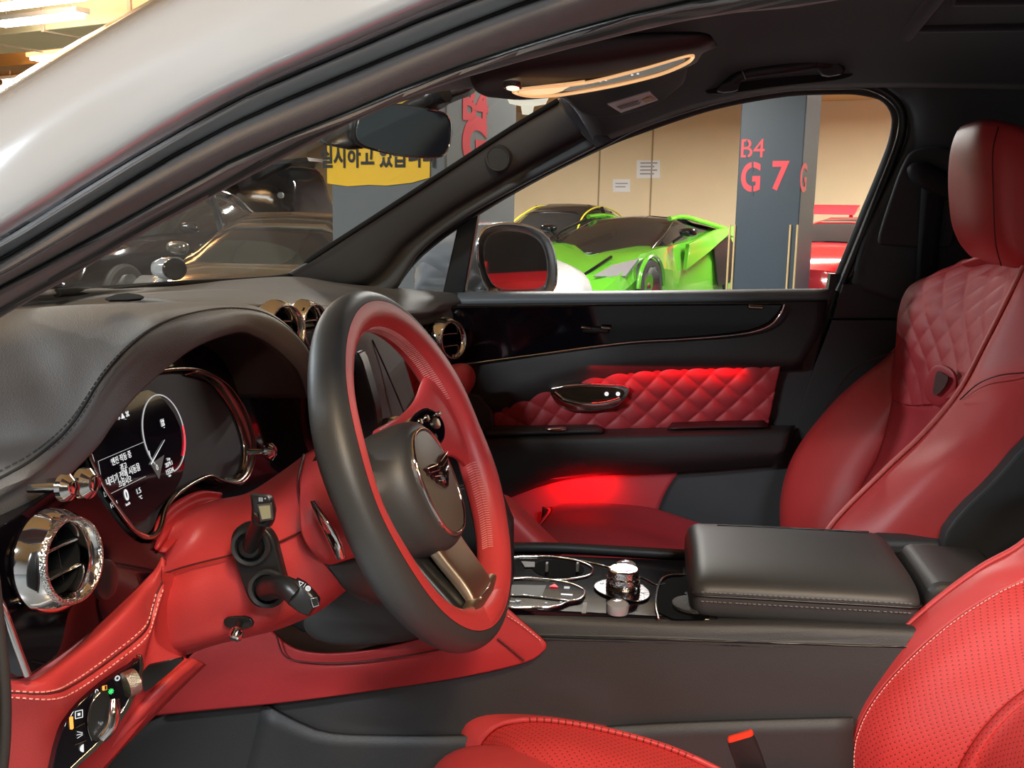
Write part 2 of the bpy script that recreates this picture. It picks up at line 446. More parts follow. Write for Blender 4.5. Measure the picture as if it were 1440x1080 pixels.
# ducts and pipes overhead
M_PIPE = mat('cream_painted_pipe', (.80, .62, .42), .4); M_DUCT = mat('yellowed_duct', (.9, .78, .45), .5); M_BEAM = mat('ochre_beam', (.62, .33, .10), .8)
d0 = thing('ventilation_duct', 'long yellowish ventilation duct under the garage ceiling', 'duct', V((-6.5, 8.6, 2.95)))
gbox('duct_body', V((-13, 11.2, 3.0)), 10.5, .9, .25, M_DUCT, d0, .01)
for k in range(8): gbox('flange', V((-13, 11.2, 2.98))+GX*(.6+k*1.3)-GY*.02, .05, .94, .29, M_PIPE, d0, .004)
for k, (y, z, r, lab) in enumerate(((6.9, 3.12, .05, 'cream pipe running above the largest strip light'), (10.9, 2.80, .07, 'cream pipe below the yellowish duct'),
                                    (12.7, 2.86, .10, 'thick cream pipe crossing the ochre beams'), (14.5, 2.9, .06, 'thin cream pipe farthest from the silver car'))):
    p = thing('ceiling_pipe', lab, 'pipe', V((-9, y+1.6, z)), 'pipes under the garage ceiling')
    a = V((-14, y+3.4, z)); tube('pipe_run', [a, a+GX*12], r, M_PIPE, p, n=2, smooth=False, sides=16)
    for q in range(7):
        b = a+GX*(.8+q*1.7); tube('collar', [b, b+GX*.09], r*1.25, M_PIPE, p, n=2, smooth=False, sides=16)
        tube('hanger_rod', [b+GX*.04+GZ*r, V((b.x, b.y, 3.3))+GX*.04], .012, M_HOUS, p, n=2, smooth=False, sides=6)
for k, y in enumerate((10.0, 12.2, 14.4, 16.2)):
    st(gbox('trim_%d' % (k+3), V((-16, y+4.2, 3.02)), 16, .3, .28, M_BEAM, bev=.01))

# pillars
def pillar(label, corner, w, m):
    t = thing('concrete_pillar', label, 'pillar', (corner.x, corner.y, 0), 'painted concrete pillars of the garage')
    gbox('shaft', V((corner.x, corner.y, 0))-GX*w, w, w, 3.3, m, t, .012)
    return t
c1 = P(626, 300, 3.62); c1.z = 0
p1 = pillar('grey concrete pillar with a yellow banner seen through the windshield', c1, .72, M_COLG)
c2 = P(1124, 300, 10.2); c2.z = 0
p2 = pillar('dark slate concrete pillar marked B4 G7 seen through the far door window', c2, .72, M_COL)
f1 = pl(c1-GY*.001, GY); f1r = pl(c1+GX*.001, GX)
f2 = pl(c2-GY*.001, GY)
def stencil(pref, s, plane, u, v, hpx, xd, par, sxs=1.0, bold=.0):
    p = plane(u, v); h = (plane(u, v-hpx/2)-plane(u, v+hpx/2)).z
    return text(pref, s, M_RTXT, par, p-(-xd).cross(GZ)*0, xd, GZ, h/.72, .002, sxs=sxs, bold=bold)
stencil('stencilled_level', 'B4', f2, 1058, 210, 27, GX, p2, .95)
stencil('stencilled_bay', 'G', f2, 1056, 251, 40, GX, p2, .74, .012)
stencil('stencilled_bay', '7', f2, 1096, 249, 40, GX, p2, .85, .012)
for u, v0, v1 in ((1057, 228, 241), (1057, 261, 274), (1049, 197, 204), (1049, 216, 223)):
    q0, q1 = f2(u, v1)-GY*.004, f2(u, v0)-GY*.004
    poly3('stencil_bridge', [q0, q0+GX*.02, q1+GX*.02, q1], -GY*.001, M_COL, p2, 0)
for u in (1034, 1112):
    for du in (0, 10 if u > 1100 else -7):
        a = f2(u+du, 316); tube('corner_guard', [V((a.x, a.y, .2))-GY*.01, a-GY*.01], .012, M_GOLD, p2, n=2, smooth=False, sides=8)
f2r = pl(c2+GX*.003, GX)
stencil('stencilled_bay', 'G', f2r, 1130, 252, 40, GY, p2, 1.0, .01)
stencil('stencilled_level', 'B4', f1r, 668, 148, 50, GY, p1, 1.0, .008)
stencil('stencilled_bay', 'G', f1r, 668, 205, 66, GY, p1, 1.0, .02)
# banner taped on the grey pillar
pb = [f1(u, v) - GY*.006 for u, v in ((461, 120), (606, 128), (606, 185), (605, 250), (580, 257), (545, 261), (520, 260), (490, 262), (461, 258), (461, 190))]
bn = thing('yellow_banner', 'yellow paper banner with black Korean writing taped to the grey pillar', 'banner', V((pb[8].x, pb[8].y, pb[8].z)))
poly3('banner_sheet', pb, GY*.004, M_YEL, bn, 0)
hh = (f1(530, 200)-f1(530, 236)).z
text('lettering', '실시하고 있습니다', M_INK, bn, f1(531, 221)-GY*.010, GX, GZ, hh*1.05, .001, bold=.003, sxs=.72)
# white smoke detector like lamp hanging before the pillar
sp = P(742, 138, 2.6)
lathe('ceiling_speaker', sp+GZ*.0, (0, 0, -1), [(0, -.02), (.075, -.02), (.08, 0), (.07, .02), (.025, .03), (.02, .06), (0, .062)], emi('warm_white_dome', (1, .93, .75), .8))
tag(bpy.data.objects['ceiling_speaker'], 'small cream dome lamp above the far windshield pillar', 'lamp')
tube('lamp_stem', [sp+GZ*.02, V((sp.x, sp.y, 3.3))], .01, M_HOUS, bpy.data.objects['ceiling_speaker'], n=2, smooth=False)
for (u, v, wp, hp, lab) in ((874, 261, 24, 18, 'lower small white notice taped on the tan wall'), (912, 238, 33, 25, 'upper larger white notice taped on the tan wall')):
    a, b, c, d = wallp(u-wp/2, v+hp/2), wallp(u+wp/2, v+hp/2), wallp(u+wp/2, v-hp/2), wallp(u-wp/2, v-hp/2)
    n = thing('wall_notice', lab, 'notice', a, 'white notices on the tan wall')
    poly3('sheet', [a, b, c, d], -GY*.01, M_PAPER, n, 0)
    h = (d-a).z
    mp_ = mat('grey_print', (.35, .35, .37), .6); w_ = (b-a).length
    for k in range(2 if wp < 30 else 4):
        z0 = .62-.26*k if wp < 30 else .80-.2*k; q = a+GZ*h*z0+(b-a)*.14-GY*.012
        poly3('print_line', [q, q+(b-a)*(.72-.12*(k % 2)), q+(b-a)*(.72-.12*(k % 2))+GZ*h*.09, q+GZ*h*.09], -GY*.001, mp_, n, 0)

# ------------------------------------------------------------------ other cars
M_TYRE = mat('tyre_rubber', (.015, .015, .015), .7); M_RIM = mat('alloy_rim', (.4, .4, .4), .25, 1); M_DGL = mat('dark_car_glass', (.012, .013, .014), .04, spec=.6)
M_CBLK = mat('gloss_black_car_paint', (.006, .006, .008), .08, coat=.15, spec=.35); M_CGRN = mat('vivid_green_car_paint', (.085, .34, .02), .22, coat=1)
M_CGRY = mat('dark_bronze_car_paint', (.09, .085, .07), .15, .4, coat=1); M_CWHT = mat('white_car_paint', (.33, .34, .34), .15, coat=1); M_CRED = mat('red_car_paint', (.62, .02, .03), .12, coat=1)
M_HL = mat('headlight_lens', (.25, .26, .27), .05, .3, coat=1)
def car(label, org, head, prof, cabin, m, hw=.92, wheels=(.85, 3.6), wr=.34, sharp=0, gm=None, roofm=None, mirror=True, rail=None, name='parked_car', anc=None):
    """prof: (s, top z, half-width factor) along the length, front at s=0; cabin: (s, roof z, half-width)"""
    if anc:
        ca, sa = math.cos(R(head)), math.sin(R(head))
        org = (org.x-ca*anc[0]+sa*anc[1], org.y-sa*anc[0]-ca*anc[1])
    t = thing(name, label, 'car', (org[0], org[1], 0))
    hx = V((math.cos(R(head)), math.sin(R(head)), 0)); hy = V((-hx.y, hx.x, 0)); o = V((org[0], org[1], 0))
    secs = []
    for s, z, f in prof:
        W = hw*f; zb = .2; zm = (z+zb)/2
        half = [(0, z), (W*.45, z-.005), (W*.8, z-.03), (W*.95, z-.09), (W, max(zm, z-.28)), (W*1.0, zb+.18), (W*.93, zb+.02), (W*.5, zb)]
        ring = half+[(-a, b) for a, b in half[::-1] if a > 0]
        secs.append([o+hx*s+hy*a+GZ*b for a, b in ring])
    loft('body', secs, m, t, n=None if sharp else 40, ang=30 if sharp else 50)
    secs = []
    cc = cabin
    for s, z, f, zb in cc:
        W = hw*.86*f
        half = [(0, z), (W*.55, z-.012), (W*.74, z-.05), (W*.92, (z+zb)/2), (W*1.02, zb)]
        ring = half+[(-a, b) for a, b in half[::-1] if a > 0]
        secs.append([o+hx*s+hy*a+GZ*b for a, b in ring])
    loft('greenhouse', secs, gm or M_DGL, t, n=None if sharp else 30)
    rp = [c for c in cc if c[1] > max(c[1] for c in cc)-.16]
    secs = []
    for s, z, f, zb in rp:
        W = hw*.86*f
        half = [(0, z+.012), (W*.55, z+.002), (W*.78, z-.06), (W*.72, z-.07), (W*.5, z-.02)]
        ring = half+[(-a, b) for a, b in half[::-1] if a > 0]
        secs.append([o+hx*s+hy*a+GZ*b for a, b in ring])
    if len(secs) > 1: loft('roof', secs, roofm or m, t)
    if rail:
        for sd in (-1, 1):
            tube('window_trim', [o+hx*s+hy*sd*hw*.86*f*(.80 if z-zb > .1 else 1.0)+GZ*(z-.04) for s, z, f, zb in cc], .014, rail, t, n=40, sides=6)
            tube('pillar', [o+hx*cc[len(cc)//2][0]+hy*sd*hw*.86*1.03+GZ*cc[len(cc)//2][3], o+hx*cc[len(cc)//2][0]+hy*sd*hw*.86*.80+GZ*(cc[len(cc)//2][1]-.04)], .03, m, t, n=2, smooth=False)
    for s in wheels:
        for sd in (-1, 1):
            c = o+hx*s+hy*sd*(hw-.1)+GZ*wr
            wobj = lathe('wheel', c, hy*sd, [(0, -.1), (wr, -.1), (wr, .09), (wr*.93, .115), (wr*.72, .115)], M_TYRE, t, n=32)
            rim = lathe('rim', c+hy*sd*.10, hy*sd, [(wr*.74, -.02), (wr*.74, .02), (wr*.66, .0), (wr*.25, -.03), (.04, .01), (0, .012)], M_RIM, wobj, n=10)
    if mirror:
        s0, z0, f0, zb0 = cc[1]
        for sd in (-1, 1):
            c = o+hx*(s0+.15)+hy*sd*(hw+.05)+GZ*(zb0+.06)
            loft('door_mirror', [sq(c+hx*dx, hy, GZ, .10*k, .065*k, 2.6, 16) for dx, k in ((-.09, .3), (-.06, .8), (0, 1), (.05, .95))], m, t)
    return t, o, hx, hy
SED = [(0, .55, .55), (.12, .70, .8), (.5, .82, .94), (1.3, .96, 1), (2.5, 1.0, 1), (3.8, 1.03, 1), (4.5, 1.02, .93), (4.85, .92, .8), (4.95, .6, .7)]
SEDC = [(1.25, .98, .95, .92), (1.75, 1.25, .97, .95), (2.2, 1.42, .97, .95), (2.9, 1.47, .97, .95), (3.5, 1.40, .95, .95), (4.0, 1.2, .92, .97), (4.4, 1.02, .88, .97)]
# black limousine behind the windshield, nose towards us on the left
car('glossy black saloon with a chrome window line, beyond the dashboard', P(397, 315, 11.2), 84, SED, SEDC, M_CBLK, rail=CHR, anc=(4.35, -.8))
SUV = [(0, .9, .8), (.3, 1.05, .95), (1.2, 1.12, 1), (3.8, 1.15, 1), (4.7, 1.15, .96), (4.85, .7, .9)]
SUVC = [(1.0, 1.12, .95, 1.08), (1.6, 1.6, .97, 1.1), (2.2, 1.82, .98, 1.1), (3.9, 1.88, .98, 1.1), (4.5, 1.84, .97, 1.1), (4.72, 1.14, .97, 1.1)]
t, o, hx, hy = car('tall black four-by-four with a tail spoiler behind the black saloon', P(416, 300, 12.9), -5, SUV, SUVC, M_CBLK, hw=.98, wr=.4, gm=M_CBLK, anc=(4.78, -.9))
loft('spoiler', [[o+hx*s+hy*y+GZ*z for s, z in ((4.3, 1.89), (4.95, 1.95), (4.98, 1.90), (4.4, 1.84))] for y in (-.85, 0, .85)], mat('polished_spoiler', (.3, .3, .3), .15, 1), t)
lathe('tail_lamp', o+hx*4.6+hy*-1.0+GZ*1.4, -hy, [(0, 0), (.05, 0), (.045, .03), (0, .04)], M_HL, t, n=16)
COU = [(0, .45, .6), (.3, .62, .85), (1.0, .78, .97), (2.0, .86, 1), (3.2, .93, 1), (4.1, .95, .95), (4.5, .8, .8)]
COUC = [(1.0, .78, .9, .74), (1.7, 1.06, .92, .8), (2.3, 1.19, .9, .84), (3.0, 1.15, .88, .88), (4.0, .94, .8, .9)]
car('dark bronze coupe with tinted glass in front of the black saloon', P(384, 320, 7.6), 97, COU, COUC, M_CGRY, anc=(2.0, .12))
# white roadster: only its door mirror shows above the dashboard
a = P(238, 378, 2.7)
ROA = [(0, .45, .6), (.3, .60, .85), (1.2, .74, .98), (2.4, .80, 1), (3.6, .82, 1), (4.2, .7, .8)]
t = thing('white_roadster', 'white roadster whose door mirror shows just above the dashboard', 'car', (a.x-.5, a.y-.2, 0))
hx = V((-.5, -.86, 0)).normalized(); hy = V((hx.y, -hx.x, 0)); o = V((a.x, a.y, 0))
sec = []
for s, z, f in ROA:
    W = .9*f; half = [(0, z), (W*.6, z), (W*.92, z-.06), (W, z-.22), (W, .38), (W*.9, .2)]; ring = half+[(-x, y) for x, y in half[::-1] if x > 0]
    sec.append([o+V((-1, 0, 0))*(1.0-x)+V((0, 1, 0))*(1.4-s)*.9+GZ*z2 for x, z2 in ring])
loft('body', sec, M_CWHT, t, n=24)
mm = loft('door_mirror', [sq(a+V((dx, .03, 0)), V((.15, 1, 0)).normalized(), GZ, .075*k, .05*k, 2.4, 20) for dx, k in ((-.075, .35), (-.065, .7), (-.03, .95), (.01, 1.0))], M_CWHT, t)
lathe('mirror_glass', a+V((.035, -.02, 0)), V((.75, -.66, 0)), [(0, 0), (.038, 0), (.040, -.01), (.046, -.012), (.047, .004), (.041, .006), (.04, .001), (0, .001)], M_CBLK, mm, n=28, sx=1.1)
tube('mirror_stalk', [a+V((-.03, 0, -.04)), a+V((-.05, 0, -.16)), a+V((-.1, 0, -.3))], [.02, .02, .03], M_CWHT, mm, n=10)
# red sports car far behind, left of the grey pillar
car('small red sports car between the black four-by-four and the grey pillar', P(452, 300, 16.6), 80, COU, COUC, M_CRED, anc=(1.0, 0))

# ------------------------------------------------------------------ green supercar (wedge body, built in its own frame)
a = P(865, 390, 10.7)
GH = R(-113)
t = thing('green_supercar', 'bright green wedge supercar with black roof, parked behind the slate pillar', 'car', (a.x, a.y, 0))
hx = V((math.cos(GH), math.sin(GH), 0)); hy = V((-hx.y, hx.x, 0)); o = V((a.x, a.y, 0))-hx*2.0-hy*.8
def L(s, y, z): return o+hx*s+hy*y+GZ*z
# stations: s forward; cross sections as (y,z)
def wsec(s, pts): return [L(s, y, z) for y, z in pts+[(-y, z) for y, z in pts[::-1] if y > 0]]
ST = [(2.35, [(0, .30), (.5, .30), (.72, .27), (.78, .2), (.74, .12), (0, .12)]),
      (2.1, [(0, .46), (.55, .50), (.86, .46), (.93, .3), (.9, .12), (0, .12)]),
      (1.5, [(0, .62), (.5, .70), (.90, .74), (1.0, .55), (.98, .15), (0, .12)]),
      (1.0, [(0, .70), (.5, .80), (.92, .80), (1.01, .55), (.98, .15), (0, .12)]),
      (.5, [(0, .78), (.6, .84), (.88, .82), (.98, .5), (.97, .15), (0, .12)]),
      (-.4, [(0, .85), (.6, .88), (.86, .88), (.93, .5), (.95, .15), (0, .12)]),
      (-1.0, [(0, .9), (.6, .95), (.96, .98), (1.02, .6), (1.0, .15), (0, .12)]),
      (-1.7, [(0, .95), (.6, 1.0), (1.0, 1.02), (1.06, .6), (1.02, .15), (0, .12)]),
      (-2.3, [(0, .92), (.6, .95), (.95, .95), (1.0, .6), (.95, .3), (0, .25)])]
loft('body', [wsec(*s) for s in ST], M_CGRN, t, ang=18)
CB = [(1.05, .72, .72, .70), (.5, .98, .76, .78), (0, 1.16, .66, .84), (-.5, 1.2, .62, .86), (-1.1, 1.15, .6, .92), (-2.0, .98, .55, .95)]
secs = []
for s, z, wd, zb in CB:
    secs.append([L(s, y, zz) for y, zz in ((0, z), (wd*.75, z-.03), (wd, z-.1 if z-zb > .12 else z-.01), (wd*1.16, zb), (-wd*1.16, zb), (-wd, z-.1 if z-zb > .12 else z-.01), (-wd*.75, z-.03))])
loft('cabin_glass', secs, M_DGL, t, ang=25)
for sd in (-1, 1):
    tube('windshield_pillar', [L(1.0, sd*.80, .76), L(.45, sd*.76, .98), L(-.05, sd*.66, 1.13)], .022, M_CBLK, t, n=16, sides=6)
    tube('roof_rail', [L(-.05, sd*.62, 1.17), L(-.6, sd*.62, 1.19), L(-1.3, sd*.66, 1.12), L(-1.9, sd*.78, 1.02)], .035, M_CGRN, t, n=16, sides=6)
    poly3('side_intake', [L(-.75, sd*1.005, .80), L(-1.25, sd*1.06, .92), L(-1.5, sd*1.07, .75), L(-1.35, sd*1.07, .25), L(-.95, sd*1.03, .22)], hy*sd*.02, PLAS, t, .004)
    poly3('shoulder_wing', [L(.1, sd*.93, .84), L(-.75, sd*1.0, 1.02), L(-1.45, sd*1.05, 1.08), L(-1.6, sd*1.07, .86), L(-1.1, sd*1.05, .95), L(-.5, sd*1.0, .72), L(.3, sd*.98, .5)], hy*sd*.06, M_CGRN, t, .01)
    poly3('headlight', [L(2.18, sd*.60, .475), L(1.95, sd*.92, .48), L(1.62, sd*.94, .68), L(1.85, sd*.70, .60)], V((0, 0, .02))+hx*.02, M_HL, t, .004)
    tube('headlight_vent', [L(2.26, sd*.35, .40), L(2.0, sd*.48, .55), L(1.6, sd*.55, .70)], .02, M_CBLK, t, n=8, sides=6)
    for s in (1.42, -1.55):
        c = L(s, sd*.93, .34)
        wo = lathe('wheel', c, hy*sd, [(0, -.1), (.35, -.1), (.35, .07), (.33, .1), (.26, .1)], M_TYRE, t, n=32)
        lathe('rim', c+hy*sd*.08, hy*sd, [(.26, -.02), (.26, .02), (.22, 0), (.08, -.03), (0, .01)], M_RIM, wo, n=10)
        tube('wheel_arch', [c+hy*sd*.09+hx*math.cos(q)*.385+GZ*math.sin(q)*.385 for q in [math.pi*k/8 for k in range(9)]], .03, M_CGRN, t, n=24, sides=6)
    c = L(.35, sd*1.05, 1.0)
    mo = loft('door_mirror', [sq(c+hx*dx, hy, GZ, .12*k, .06*k, 2.6, 16) for dx, k in ((.1, .3), (.07, .8), (0, 1), (-.05, .95))], M_CBLK, t)
    tube('mirror_arm', [c, L(.4, sd*.86, .86)], .02, M_CBLK, mo, n=2, smooth=False)
loft('engine_cover', [[L(s_, y, z) for y, z in ((-.62, z0-.06), (-.5, z0), (0, z0+.03), (.5, z0), (.62, z0-.06), (0, z0-.10))] for s_, z0 in ((-.9, 1.17), (-1.4, 1.13), (-1.9, 1.08), (-2.3, 1.02))], M_CBLK, t)
# white sports car nose between mirror and green car
a = P(822, 395, 6.6)
t = thing('white_sports_car', 'white low sports car nose just right of the door mirror', 'car', (a.x-.9, a.y, 0))
sec = []
for s, z, f in ((-2.2, .6, .5), (-1.6, .78, .85), (-.8, .78, .95), (0, .70, .95), (.4, .5, .85), (.6, .3, .6)):
    W = .72*f; half = [(0, z-.08), (W*.5, z-.04), (W*.8, z+.04), (W*.95, z), (W, z-.2), (W, .2), (0, .18)]; ring = half+[(-x, y) for x, y in half[::-1] if x > 0]
    sec.append([V((a.x-.66, a.y+.8, 0))+V((.42, -.9, 0))*s+V((.9, .42, 0))*x+GZ*z2 for x, z2 in ring])
loft('body', sec, M_CWHT, t, n=24)
c = V((a.x-.66, a.y+.8, .3))+V((.9, .42, 0))*.64-V((.42, -.9, 0))*.1
wo = lathe('wheel', c, V((.9, .42, 0)), [(0, -.1), (.28, -.1), (.28, .09), (.2, .1)], M_TYRE, t, n=28); lathe('rim', c+V((.08, .04, 0)), V((.9, .42, 0)), [(.2, 0), (.2, .03), (.05, .0), (0, .02)], M_RIM, wo, n=10)
# black convertible with yellow frame behind
ROB = [(0, .6, .6), (.3, .75, .85), (1.0, .88, .97), (2.0, .95, 1), (3.2, 1.0, 1), (4.1, 1.0, .95), (4.5, .8, .8)]
ROBC = [(1.1, .9, .9, .86), (1.7, 1.22, .92, .9), (2.3, 1.36, .9, .92), (3.0, 1.3, .88, .94), (3.9, 1.0, .8, .95)]
car('black sports car with a yellow window frame behind the green supercar', P(800, 290, 16.6), 69, ROB, ROBC, M_CBLK, rail=mat('yellow_car_trim', (.8, .7, .03), .3, coat=1), anc=(2.3, 0))
b = P(1168, 335, 12.2)
t, o, hx, hy = car('red sports car with a raised rear wing right of the slate pillar', b, 66, ROB, [(1.2, .92, .9, .88), (1.8, 1.15, .92, .9), (2.4, 1.22, .9, .92), (3.0, 1.15, .88, .94), (3.9, 1.0, .8, .95)], M_CRED, hw=.9, anc=(1.0, 0))
b2 = P(1130, 340, 2.9)
car('red sports car parked behind on the right, seen only in the wing mirror', V((4.6, 2.9, 0)), 112, COU, COUC, M_CRED, anc=(2.2, 0))
w0 = P(1160, 297, 14.8)
loft('rear_wing', [[w0+hy*y+hx*x+GZ*z for x, z in ((-.22, -.05), (-.05, .05), (.10, .10), (.08, .03))] for y in (-.5, .5)], M_CRED, t)
for y in (-.4, .4): tube('wing_strut', [w0+hy*y, w0+hy*y-GZ*.38], .03, M_CRED, t, n=2, smooth=False)

# ================================================================== THE CAR WE LOOK INTO
# ---- body shell: near windshield pillar, roof rail, far body
body = thing('car_body', 'silver grey car body with open driver doorway, pillar running across the top left', 'car', (-.2, -.8, .2))
Z0 = 1.27
def band(rows): return rows
pc = {  # curves of the near pillar, outer to inner, (u, v, Y)
 'a': [(-220, 262, -.80), (0, 136, -.78), (117, 66, -.765), (233, 0, -.75), (420, -100, -.73), (700, -230, -.70), (1100, -360, -.67)],
 'b': [(-220, 318, -.83), (0, 190, -.81), (155, 95, -.79), (292, 21, -.775), (480, -70, -.76), (760, -190, -.73), (1150, -300, -.70)],
 'c': [(-220, 385, -.84), (0, 262, -.82), (140, 175, -.80), (290, 88, -.785), (470, 0, -.77), (760, -110, -.74), (1150, -210, -.71)],
 'd': [(-220, 432, -.84), (0, 312, -.82), (140, 224, -.80), (290, 136, -.785), (480, 50, -.77), (760, -60, -.74), (1150, -160, -.71)],
 'e': [(-220, 458, -.825), (0, 338, -.805), (144, 249, -.785), (249, 187, -.77), (350, 132, -.755), (480, 76, -.74), (663, 0, -.72), (900, -70, -.70), (1200, -140, -.68)],
}
RX = lambda y, z: [V((.5, y, z)), V((1.0, y, z+.01)), V((1.65, y, z-.05))]
for k_, y_0, z_0 in (('a', -.66, 1.665), ('b', -.70, 1.625), ('c', -.705, 1.60), ('d', -.705, 1.575), ('e', -.69, 1.55)): pc[k_] += RX(y_0, z_0)
patch('windshield_pillar', [[(-220, 240, -.70), (0, 120, -.68), (117, 52, -.665), (233, -12, -.65), (420, -112, -.63), (700, -240, -.60), (1100, -370, -.57)]+RX(-.57, 1.70), pc['a'], pc['b'], pc['c'], pc['d'], pc['e']], PAINT, body, nu=40, nv=90, thick=.003)
def shift(c, dv, dy): return [V((p.x, p.y+dy, p.z-dv*.0004)) if isinstance(p, V) else (p[0], p[1]+dv, p[2]+dy) for p in c]
f_ = [(-220, 480, -.80), (0, 364, -.785), (100, 305, -.775), (233, 224, -.755), (350, 163, -.745), (480, 107, -.73), (613, 52, -.715), (747, 0, -.70), (950, -60, -.69), (1250, -120, -.67)]+RX(-.685, 1.535)
tube('paint_edge_line', shift(pc['e'], 2, .002), .0016, PLAS, body, n=60, sides=6)
patch('door_opening_flange', [shift(pc['e'], 1, .006), shift(pc['e'], 6, -.002), shift(f_, -14, -.004), shift(f_, -4, .001), shift(f_, 0, .008)], PAINT2, body, nu=16, nv=60, thick=.002)
seal_m = RUB
tube('door_seal', shift(f_, 1, .006), .003, PLAS, body, n=60, sides=12)
g_ = [(-220, 524, -.795), (0, 408, -.775), (194, 303, -.755), (334, 225, -.745), (480, 165, -.73), (613, 110, -.71), (760, 60, -.69), (950, 8, -.67), (1250, -50, -.65)]+RX(-.66, 1.53)
h_ = [(-220, 568, -.76), (0, 446, -.74), (43, 421, -.737), (113, 380, -.73), (187, 335, -.725), (272, 290, -.715), (331, 257, -.71), (389, 227, -.70), (451, 194, -.69), (560, 140, -.68), (680, 100, -.66), (860, 52, -.65), (1000, 20, -.64), (1300, -30, -.62)]+RX(-.61, 1.54)
trimN = thing('windshield_pillar_trim', 'brownish grey cloth pillar trim on the driver side, crossing the picture diagonally', 'pillar trim', P(300, 280, -.73))
patch('trim_shell', [shift(f_, 2, .006), shift(f_, 18, -.012), shift(g_, -14, -.006), shift(g_, -3, .004), g_, shift(g_, 8, .001), shift(h_, -14, -.003), h_, shift(h_, 1, .05)], mat('taupe_pillar_cloth', (.12, .105, .10), .8, bump=.5, scale=1500, pat='noise', sheen=.3), trimN, nu=60, nv=60, thick=.004)
tube('trim_groove', shift(g_, 0, .001), .0016, PLAS, trimN, n=60, sides=6)

# ---- headliner
W3 = lambda x, y, z: V((x, y, z))
hl = thing('headliner', 'dark cloth headliner above the seats', 'headliner', (.3, 0, 1.5))
rows = [
 [P(455, 192, -.66), P(520, 160, -.45), P(575, 140, -.25), P(625, 128, -.08), P(690, 124, .1), P(750, 131, .3), P(800, 145, .5), P(838, 204, .64)],
 [W3(-.02, -.64, 1.50), W3(-.08, -.45, 1.505), W3(-.11, -.25, 1.51), W3(-.12, -.08, 1.512), W3(-.11, .1, 1.51), W3(-.09, .3, 1.495), P(868, 140, .5), P(905, 179, .655)],
 [W3(.15, -.60, 1.56), W3(.12, -.42, 1.585), W3(.1, -.25, 1.59), W3(.1, -.08, 1.59), W3(.1, .1, 1.585), W3(.1, .3, 1.565), P(970, 98, .5), P(1005, 146, .665)],
 [W3(.45, -.60, 1.58), W3(.45, -.42, 1.605), W3(.45, -.25, 1.615), W3(.45, -.08, 1.615), W3(.45, .1, 1.61), W3(.45, .3, 1.59), P(1180, 72, .5), P(1182, 124, .665)],
 [W3(.9, -.60, 1.58), W3(.9, -.42, 1.605), W3(.9, -.25, 1.615), W3(.9, -.08, 1.615), W3(.9, .1, 1.61), W3(.9, .3, 1.59), W3(.9, .5, 1.555), W3(.9, .66, 1.49)],
 [W3(1.5, -.60, 1.55), W3(1.5, -.42, 1.57), W3(1.5, -.25, 1.58), W3(1.5, -.08, 1.58), W3(1.5, .1, 1.575), W3(1.5, .3, 1.56), W3(1.5, .5, 1.52), W3(1.5, .66, 1.46)]]
patch('headliner_cloth', rows, HEAD, hl, nu=50, nv=50, thick=.006)
# raised frame of the roof blind
for a, b in (((W3(.42, .30, 1.582), W3(1.4, .34, 1.56))), (W3(.40, .42, 1.565), W3(1.4, .45, 1.545))):
    tube('blind_rail', [a, (a+b)/2+V((0, 0, .012)), b], .012, HEAD, hl, n=20, flat=.6)
tube('blind_rail', [W3(.39, -.5, 1.592), W3(.39, -.1, 1.604), W3(.39, .2, 1.592), W3(.39, .45, 1.56)], .012, HEAD, hl, n=20)
# roof skin outside
patch('roof_panel', [[V((-.10, y, 1.60-.10*(y/.7)**2)) for y in (-.6, -.3, 0, .3, .62)], [V((.3, y, 1.70-.12*(y/.7)**2)) for y in (-.66, -.3, 0, .3, .68)], [V((.9, y, 1.72-.12*(y/.7)**2)) for y in (-.66, -.3, 0, .3, .68)], [V((1.7, y, 1.66-.12*(y/.7)**2)) for y in (-.66, -.3, 0, .3, .68)]], PAINT, body, thick=.004, flip=True)
# rear wall of the cabin and floor (closing the shell)
patch('cabin_rear_lining', [[V((1.6, -.72, .4)), V((1.62, 0, .4)), V((1.6, .74, .4))], [V((1.6, -.72, 1.0)), V((1.62, 0, 1.0)), V((1.6, .74, 1.0))], [V((1.5, -.62, 1.55)), V((1.52, 0, 1.58)), V((1.5, .66, 1.5))]], TRIM, body, thick=.01)
patch('rear_side_lining', [[V((.80, .76, .35)), V((1.65, .76, .35))], [V((.80, .74, 1.0)), V((1.65, .74, 1.0))], [V((.80, .66, 1.52)), V((1.6, .66, 1.48))]], TRIM, body, thick=.01)
cf = thing('cabin_floor', 'dark grey carpeted cabin floor under the pedals', 'floor carpet', (.2, 0, .3))
M_CARP = mat('dark_carpet', (.018, .018, .017), .95, bump=.8, scale=600, pat='noise', sheen=.4)
patch('carpet', [[V((-1.0, -.70, .55)), V((-1.0, 0, .55)), V((-1.0, .74, .55))], [V((-.85, -.70, .36)), V((-.85, 0, .36)), V((-.85, .74, .36))], [V((-.4, -.70, .33)), V((-.4, 0, .33)), V((-.4, .74, .33))], [V((1.6, -.72, .33)), V((1.6, 0, .33)), V((1.6, .74, .33))]], M_CARP, cf, nu=20, nv=10, thick=.01)
patch('firewall', [[V((-1.0, -.70, .5)), V((-1.0, .74, .5))], [V((-.98, -.70, .8)), V((-.98, .74, .8))], [V((-.92, -.70, 1.06)), V((-.92, .74, 1.06))]], M_CARP, cf, thick=.01)
patch('door_sill', [[V((-.6, -.74, .34)), V((1.5, -.74, .34))], [V((-.6, -.78, .36)), V((1.5, -.78, .36))], [V((-.6, -.82, .34)), V((1.5, -.82, .34))], [V((-.6, -.84, .2)), V((1.5, -.84, .2))]], PAINT2, body, thick=.004, flip=False)

